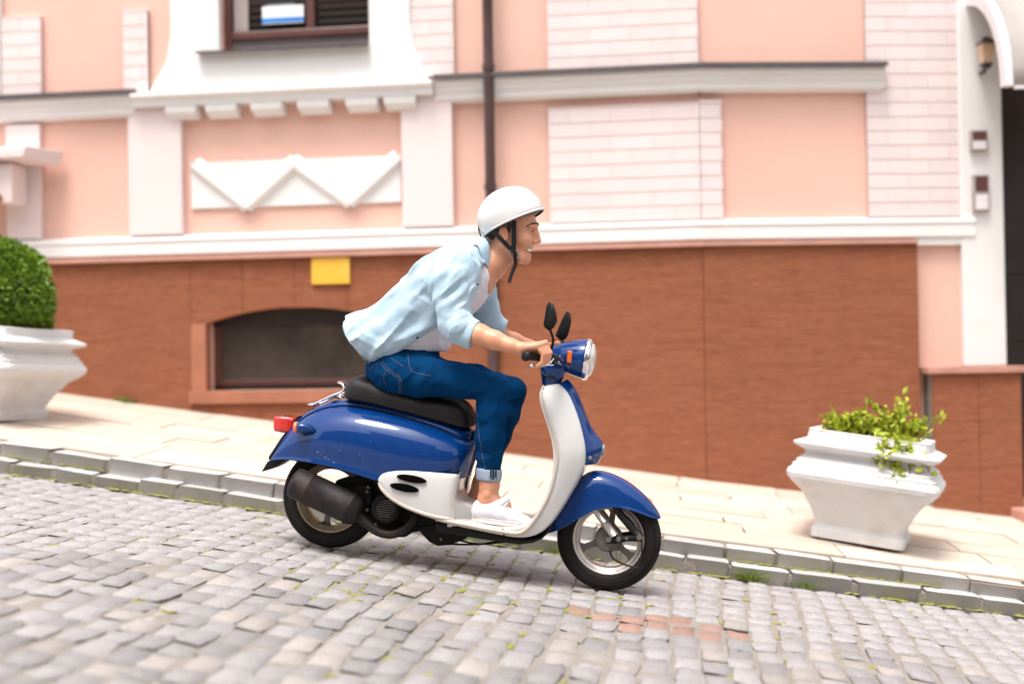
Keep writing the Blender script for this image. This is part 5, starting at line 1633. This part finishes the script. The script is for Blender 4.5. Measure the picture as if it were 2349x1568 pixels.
# lower ends
for (u, v, lt) in ((1122,1094,.117), (1114,1086,-.103)):
    c = E(u, v, lt); m = (np.abs(Y-c[1]) < .12) & (np.abs(X-c[0]) < .14)
    g.f = np.where(m, np.maximum(g.f, (c[2]-Z).astype(np.float32)), g.f)
vj, fj = g.mesh()
jeans = fast_mesh('jeans', [(vj, fj)], M['denim'], PE, smooth_it=1)
bvh_j = BVHTree.FromPolygons([Vector(v) for v in vj], [list(map(int, f)) for f in fj])
def drape(name, bvh, uv, r, m, parent, off=.0006, n=6):
    uv = catmull([np.array(p, float) for p in uv], n)
    P = [hit(bvh, p[0], p[1], .6, off) for p in uv]; P = [p for p in P if p is not None]
    if len(P) > 2: return tube(name, P, r, m, parent, seg=5)
for L_ in ([(872,830),(886,848),(905,862),(915,870),(916,902)], [(877,827),(891,845),(909,859),(919,868),(920,902)], [(886,882),(880,868),(884,852),(893,846)], [(846,848),(858,838),(868,832)],
           [(896,820),(925,840)], [(935,812),(945,850),(990,862)], [(1093,938),(1098,990),(1106,1040),(1112,1074)]):
    drape('stitching', bvh_j, L_, .0008, M['stitch'], jeans)
# turned-up cuffs
for (c0, c1, c2, lt, r0, r1) in (((1122,1074), (1122,1088), (1121,1101), .117, .0515, .0495), ((1119,1064), (1116,1076), (1114,1086), -.103, .047, .045)):
    V = []
    for (u, v), r in ((c0, r0*.96), (c0, r0*1.03), (c1, r0*1.02), (c2, r1*1.02), (c2, r1*.92)):
        c = E(u, v, lt)
        for i in range(28):
            a = 2*math.pi*i/28
            q = np.array([math.cos(a)*r*1.02, math.sin(a)*r*.95, -.10*math.cos(a)*r+.0016*math.sin(5*a)])
            V.append(c+q)
    cf = fixn(mk('trouser_cuff', V, grid_faces(5, 28, False, True), M['denim_in'], jeans, smooth=True, bevel=0))
    md = cf.modifiers.new('Subsurf', 'SUBSURF'); md.levels = 1; md.render_levels = 1
    if lt > 0:
        for du, mm in ((-6.5, 'strap'), (0, 'denim'), (6.5, 'strap')):
            cc = [E(u+14+du*.9, v, lt+r0*.93) for (u, v) in ((1118,1076), (1118,1088), (1117,1099))]
            tube('selvedge', cc, [(.002,.0042)]*3, M['denim' if mm == 'denim' else 'iris'], cf, seg=6, flat=(0,1,0))

# ---------------- T-shirt
lo = np.array([E(830,700)[0], YS-.24, E(1000,850)[2]]); hi = np.array([E(1170,700)[0], YS+.24, E(1100,560)[2]])
g = SDF(lo, hi, .006)
g.chain([(E(925,805), .098), (E(965,762), .100), (E(1010,705), .106), (E(1058,655), .110), (E(1090,632), .085)], .04, 1.22)
g.cap(E(985,765), E(1003,785), .062, .050, .03, 1.5)
X, Y, Z = g.grid(); sl = np.abs(g.f) < .04; xx, yy, zz = X[sl], Y[sl], Z[sl]
wb = np.exp(-((xx-E(985,785)[0])**2+(zz-E(985,785)[2])**2)/.14**2)
g.f[sl] -= (folds(xx, yy, zz, (.75,-.6), .028, .14, .0075, 5.1)*wb+folds(xx, yy, zz, (.5,-.85), .04, .2, .003, 6.1)).astype(np.float32)
g.f = np.maximum(g.f, (E(960,806,.1)[2]-Z).astype(np.float32))
# neckline
g.ell(E(1150,622), (.055,.075,.060), 0, .004, 'sub')
fast_mesh('t_shirt', [g.mesh()], M['tee'], PE, smooth_it=1)

# ---------------- shirt
lo = np.array([E(770,700)[0], YS-.36, E(1000,862)[2]]); hi = np.array([E(1190,700)[0], YS+.36, E(1100,520)[2]])
g = SDF(lo, hi, .0056)
g.chain([(E(842,776), .072), (E(880,768), .098), (E(925,750), .118)], .05, 1.55)
g.chain([(E(925,752), .118), (E(958,708), .114), (E(1004,652), .120), (E(1052,628), .118), (E(1082,618), .094)], .04, 1.50)
g.cap(E(846,800), E(900,790), .055, .07, .04, 2.3)
g.chain([(E(806,757), .048), (E(825,762), .062), (E(860,770), .088)], .04, 2.0)
g.chain([(E(900,785), .085), (E(960,762), .095), (E(1010,705), .108), (E(1050,668), .110)], .04, 1.55)
g.cap(E(1040,655,0), E(1085,650,0), .105, .088, .03, 1.5)
X, Y, Z = g.grid()
# hollow tail and open front
near = Y < YS+.045
pol = [(1150,560),(1122,604),(1104,640),(1097,690),(1060,722),(1005,749),(963,776),(921,804),(887,820),(848,837),(800,860)]
P2 = [E(u, v, .14)[[0, 2]] for u, v in pol]
cutn = -seg_dist2(X, Z, P2)
polf = [(1190,560),(1160,640),(1143,668),(1118,706),(1060,752),(1010,790),(940,825),(880,845),(800,865)]
P3 = [E(u, v, -.10)[[0, 2]] for u, v in polf]
cutf = -seg_dist2(X, Z, P3)
cut = np.where(near, cutn, cutf)
inner = SDF(lo, hi, .0056)
inner.chain([(E(770,790), .060), (E(842,782), .062), (E(880,772), .084), (E(925,754), .102)], .05, 1.58)
inner.chain([(E(925,756), .102), (E(958,712), .100), (E(1004,656), .104), (E(1052,636), .102), (E(1100,630), .08)], .04, 1.46)
inner.cap(E(1040,660,0), E(1100,662,0), .096, .085, .03, 1.48)
inner.chain([(E(765,768), .032), (E(806,766), .033), (E(825,770), .044), (E(860,775), .068)], .04, 2.05)
inner.chain([(E(900,785), .075), (E(960,762), .085), (E(1010,705), .097), (E(1050,668), .099)], .04, 1.55)
inner.cap(E(790,812), E(900,795), .043, .058, .04, 2.35)
sl = np.abs(g.f) < .05; xx, yy, zz = X[sl], Y[sl], Z[sl]
tailw = 1/(1+np.exp((xx-E(930,740)[0])/.05))
ww = folds(xx, yy, zz, (.94,.30), .060, .45, .018, 1.7)*(.30+.70*tailw)+folds(xx, yy, zz, (.72,.69), .048, .25, .011, 3.9)+folds(xx, yy, zz, (.85,-.5), .03, .12, .003, 6.3)-.009
sh_ = np.zeros_like(g.f); sh_[sl] = ww
g.f -= sh_; inner.f -= sh_*.9
tailpl = seg_dist2(X, Z, [E(u, v, .1)[[0, 2]] for u, v in ((760,690),(786,730),(793,760),(811,784),(826,802),(833,822),(846,838),(880,870))])
g.f = np.maximum(g.f, tailpl.astype(np.float32))
g.f = np.maximum(g.f, cut.astype(np.float32))
g.f = np.maximum(g.f, -inner.f)
# neck opening
nk = SDF(lo, hi, .0056); nk.cap(E(1100,600), E(1180,540), .060, .064, 0); g.f = np.maximum(g.f, -nk.f)
# sleeves
sv = SDF(lo, hi, .0056)
sv.chain([(E(1048,622,.165), .098), (E(1038,648,.195), .088), (E(1036,700,.225), .0665), (E(1046,746,.243), .0605), (E(1078,763,.252), .0585)], .03)
sv.chain([(E(1085,628,-.165), .088), (E(1098,665,-.20), .072), (E(1112,718,-.235), .058), (E(1122,742,-.243), .055), (E(1146,756,-.255), .052)], .03)
slm = np.abs(sv.f) < .05; xx, yy, zz = X[slm], Y[slm], Z[slm]
el_ = E(1050,755,.24)
we = np.exp(-((xx-el_[0])**2+(zz-el_[2])**2)/.075**2)
wm = np.exp(-((xx-E(1075,670)[0])**2+(zz-E(1075,670)[2])**2)/.10**2)
sv.f[slm] -= (folds(xx, yy, zz, (.9,.45), .024, .10, .013, 2.9)*we+folds(xx, yy, zz, (.75,.65), .028, .16, .014, 7.3)*wm+folds(xx, yy, zz, (.45,.9), .040, .22, .009, 5.7)-.006).astype(np.float32)
# sleeve ends
def endcut(field, p, d, ymask):
    d = d/np.linalg.norm(d)
    e = (X-p[0])*d[0]+(Y-p[1])*d[1]+(Z-p[2])*d[2]
    m = ymask & (np.hypot(X-p[0], Z-p[2]) < .16)
    return np.where(m, np.maximum(field, e.astype(np.float32)), field)
fd = E(1190,799,.30)-E(1083,766,.255)
fdf = np.array([fd[0], -fd[1], fd[2]])
sv.f = endcut(sv.f, E(1086,767,.257), fd, Y < YS-.12)
sv.f = endcut(sv.f, E(1153,759,-.257), fdf, Y > YS+.12)
k = .018
hh = np.clip(.5+.5*(g.f-sv.f)/k, 0, 1)
g.f = g.f*(1-hh)+sv.f*hh-k*hh*(1-hh)
vs_, fs_ = g.mesh()
shirt = fast_mesh('denim_shirt', [(vs_, fs_)], M['denim_light'], PE, smooth_it=2)
bvh_s = BVHTree.FromPolygons([Vector(v) for v in vs_], [list(map(int, f)) for f in fs_])
# rolled cuffs
for s, (ca, cb), r in ((1, ((1067,760,.250), (1090,769,.258)), .0600), (-1, ((1139,753,-.251), (1156,760,-.257)), .052)):
    a, b = E(*ca), E(*cb); d = (b-a)/np.linalg.norm(b-a)
    u1 = np.array([0, 1, 0])-d*d[1]; u1 /= np.linalg.norm(u1); u2 = np.cross(d, u1)
    V = []
    ringt = [(-.05,.97), (0,1.03), (.35,1.05), (.75,1.04), (1.0,1.0), (1.03,.93), (.98,.86), (.6,.82)]
    for t, q in ringt:
        for i in range(32):
            an = 2*math.pi*i/32
            rr = r*q*(1+.018*math.sin(3*an+2)+.012*math.sin(7*an+t*3))
            V.append(a+(b-a)*t*(1.0+.06*math.sin(2*an+1))+u1*math.cos(an)*rr*.92+u2*math.sin(an)*rr)
    cf = fixn(mk('rolled_cuff', V, grid_faces(len(ringt), 32, False, True), M['denim_light'], shirt, smooth=True))
    md = cf.modifiers.new('Subsurf', 'SUBSURF'); md.levels = 1; md.render_levels = 1
# collar: stand and fold-over flap round the neck
top = [(1126,600,.054), (1124.5,585,.064), (1122,560,.066), (1112,545,.050), (1104,543,.0), (1114,545,-.05), (1128,562,-.066), (1140,590,-.064), (1150,612,-.054)]
mid = [(1124,606,.062), (1118,590,.076), (1111,564,.080), (1101,547,.056), (1094,546,.0), (1104,547,-.056), (1122,566,-.078), (1138,596,-.074), (1151,620,-.060)]
bot = [(1119,614,.070), (1106,596,.088), (1099,571,.092), (1089,555,.062), (1082,554,.0), (1094,556,-.062), (1114,574,-.088), (1136,608,-.082), (1147,632,-.066)]
V = []
rows = []
for q in (top, mid, bot): rows.append(catmull([E(*p) for p in q], 5))
V = [p for r in rows for p in r]
col = mk('collar', V, grid_faces(3, len(rows[0])), M['denim_light'], shirt, smooth=True)
md = col.modifiers.new('Solidify', 'SOLIDIFY'); md.thickness = .004; md.offset = 0
md = col.modifiers.new('Subsurf', 'SUBSURF'); md.levels = 2; md.render_levels = 2
# seams, placket stitching and snaps
M['seam'] = mat('denim seam', (.36,.50,.58), .85)
for L_ in ([(1004,590),(998,625),(993,660),(1000,700)], [(1060,570),(1080,590),(1095,615)], [(965,640),(990,655)], [(855,829),(890,814),(925,797),(965,770),(1000,745)], [(1050,560),(1075,556),(1095,560)], [(940,680),(985,668)]):
    drape('seam', bvh_s, L_, .0014, M['seam'], shirt, 0.0)
for u, v in ((957,774), (880,817), (1095,652)):
    p = hit(bvh_s, u, v, .6, .001)
    if p is not None: lathe('snap', p, (0,1,0), [(-.003,0), (-.002,.004), (.003,.0055)], M['iris'], shirt, seg=12)

# ---------------- shoes
def shoe(off, lt, near):
    du, dv = off
    f = lambda u, v, l=0: E(u+du, v+dv, lt+l)
    pts = [f(1083,1187), f(1222,1205)]
    lo = np.array([f(1070,1180)[0], YS-lt-.07, f(1200,1222)[2]]); hi = np.array([f(1236,1180)[0], YS-lt+.07, f(1160,1120)[2]])
    g = SDF(lo, hi, .0032)
    g.chain([(f(1099,1172), .033), (f(1124,1173), .0365), (f(1150,1178), .037), (f(1178,1188), .033), (f(1202,1198), .0265), (f(1212,1201), .022)], .018, 1.08)
    g.cap(f(1102,1160), f(1128,1158), .029, .034, .018)
    g.cap(f(1140,1162), f(1160,1147), .027, .017, .016)
    X, Y, Z = g.grid()
    p0, p1 = f(1083,1186), f(1222,1204); t = (p1-p0); nrm = np.array([-t[2], 0, t[0]]); nrm /= np.linalg.norm(nrm)
    low = (X-p0[0])*nrm[0]+(Z-p0[2])*nrm[2]
    g.f = np.maximum(g.f, (-low).astype(np.float32))
    # ankle opening
    g.cap(f(1118,1100), f(1119,1138), .046, .041, .004, 1.0, 'sub')
    v, fq = g.mesh()
    return_up = fast_mesh('shoe', [(v, fq)], M['canvas'], PE, smooth_it=1)
    # sole: rounded outline
    V = []
    outl = []
    for i in range(36):
        a = 2*math.pi*i/36; c, s_ = math.cos(a), math.sin(a)
        x = c; wdt = .040*(1-.12*math.cos(2*a))*(.93 if x < 0 else 1.0)
        outl.append((x, np.sign(s_)*abs(s_)**.75*wdt))
    mid0, half = (p0+p1)/2, (p1-p0)/2
    for dz, q in ((-.0125,.94), (-.0125,.985), (-.009,1.0), (.006,1.0), (.0085,.985), (.0085,.80)):
        for x, y in outl: V.append(mid0+half*np.sign(x)*abs(x)**.9*q*1.01+np.array([0, y*q, 0])+nrm*dz)
    so = fixn(mk('sole', V, grid_faces(6, 36, False, True)+[tuple(range(36)), tuple(range(180,216))], M['rubber_white'], return_up, smooth=True))
    ringl = [mid0+half*np.sign(x)*abs(x)**.9*1.012+np.array([0, y*1.004, 0])+nrm*.0055 for x, y in outl]
    tube('line', ringl, .0014, M['pinkline'], so, seg=5, closed=True)
    if near:
        bvh = BVHTree.FromPolygons([Vector(x) for x in v], [list(map(int, q)) for q in fq])
        for k in range(7):
            t = k/6
            u, vv = lerp(1147,1197,t)+du, lerp(1158,1187,t)+dv-3*math.sin(t*3.1)
            p = hit(bvh, u, vv, .5, .0005)
            if p is None: continue
            lathe('eyelet', p, (0,1,.2), [(-.0015,.0008), (-.0015,.0022), (.002,.0028)], M['steel'], return_up, seg=10)
            q = hit(bvh, u+9, vv-7, .5, .002)
            if q is not None:
                q2 = np.array([q[0]+.004, YS-lt+.004, q[2]+.009])
                tube('lace', [p, q, q2], .0026, M['canvas'], return_up, seg=6, n=3)
    return return_up
shoe((0, 0), .125, True)
shoe((-20, -3), -.10, False)
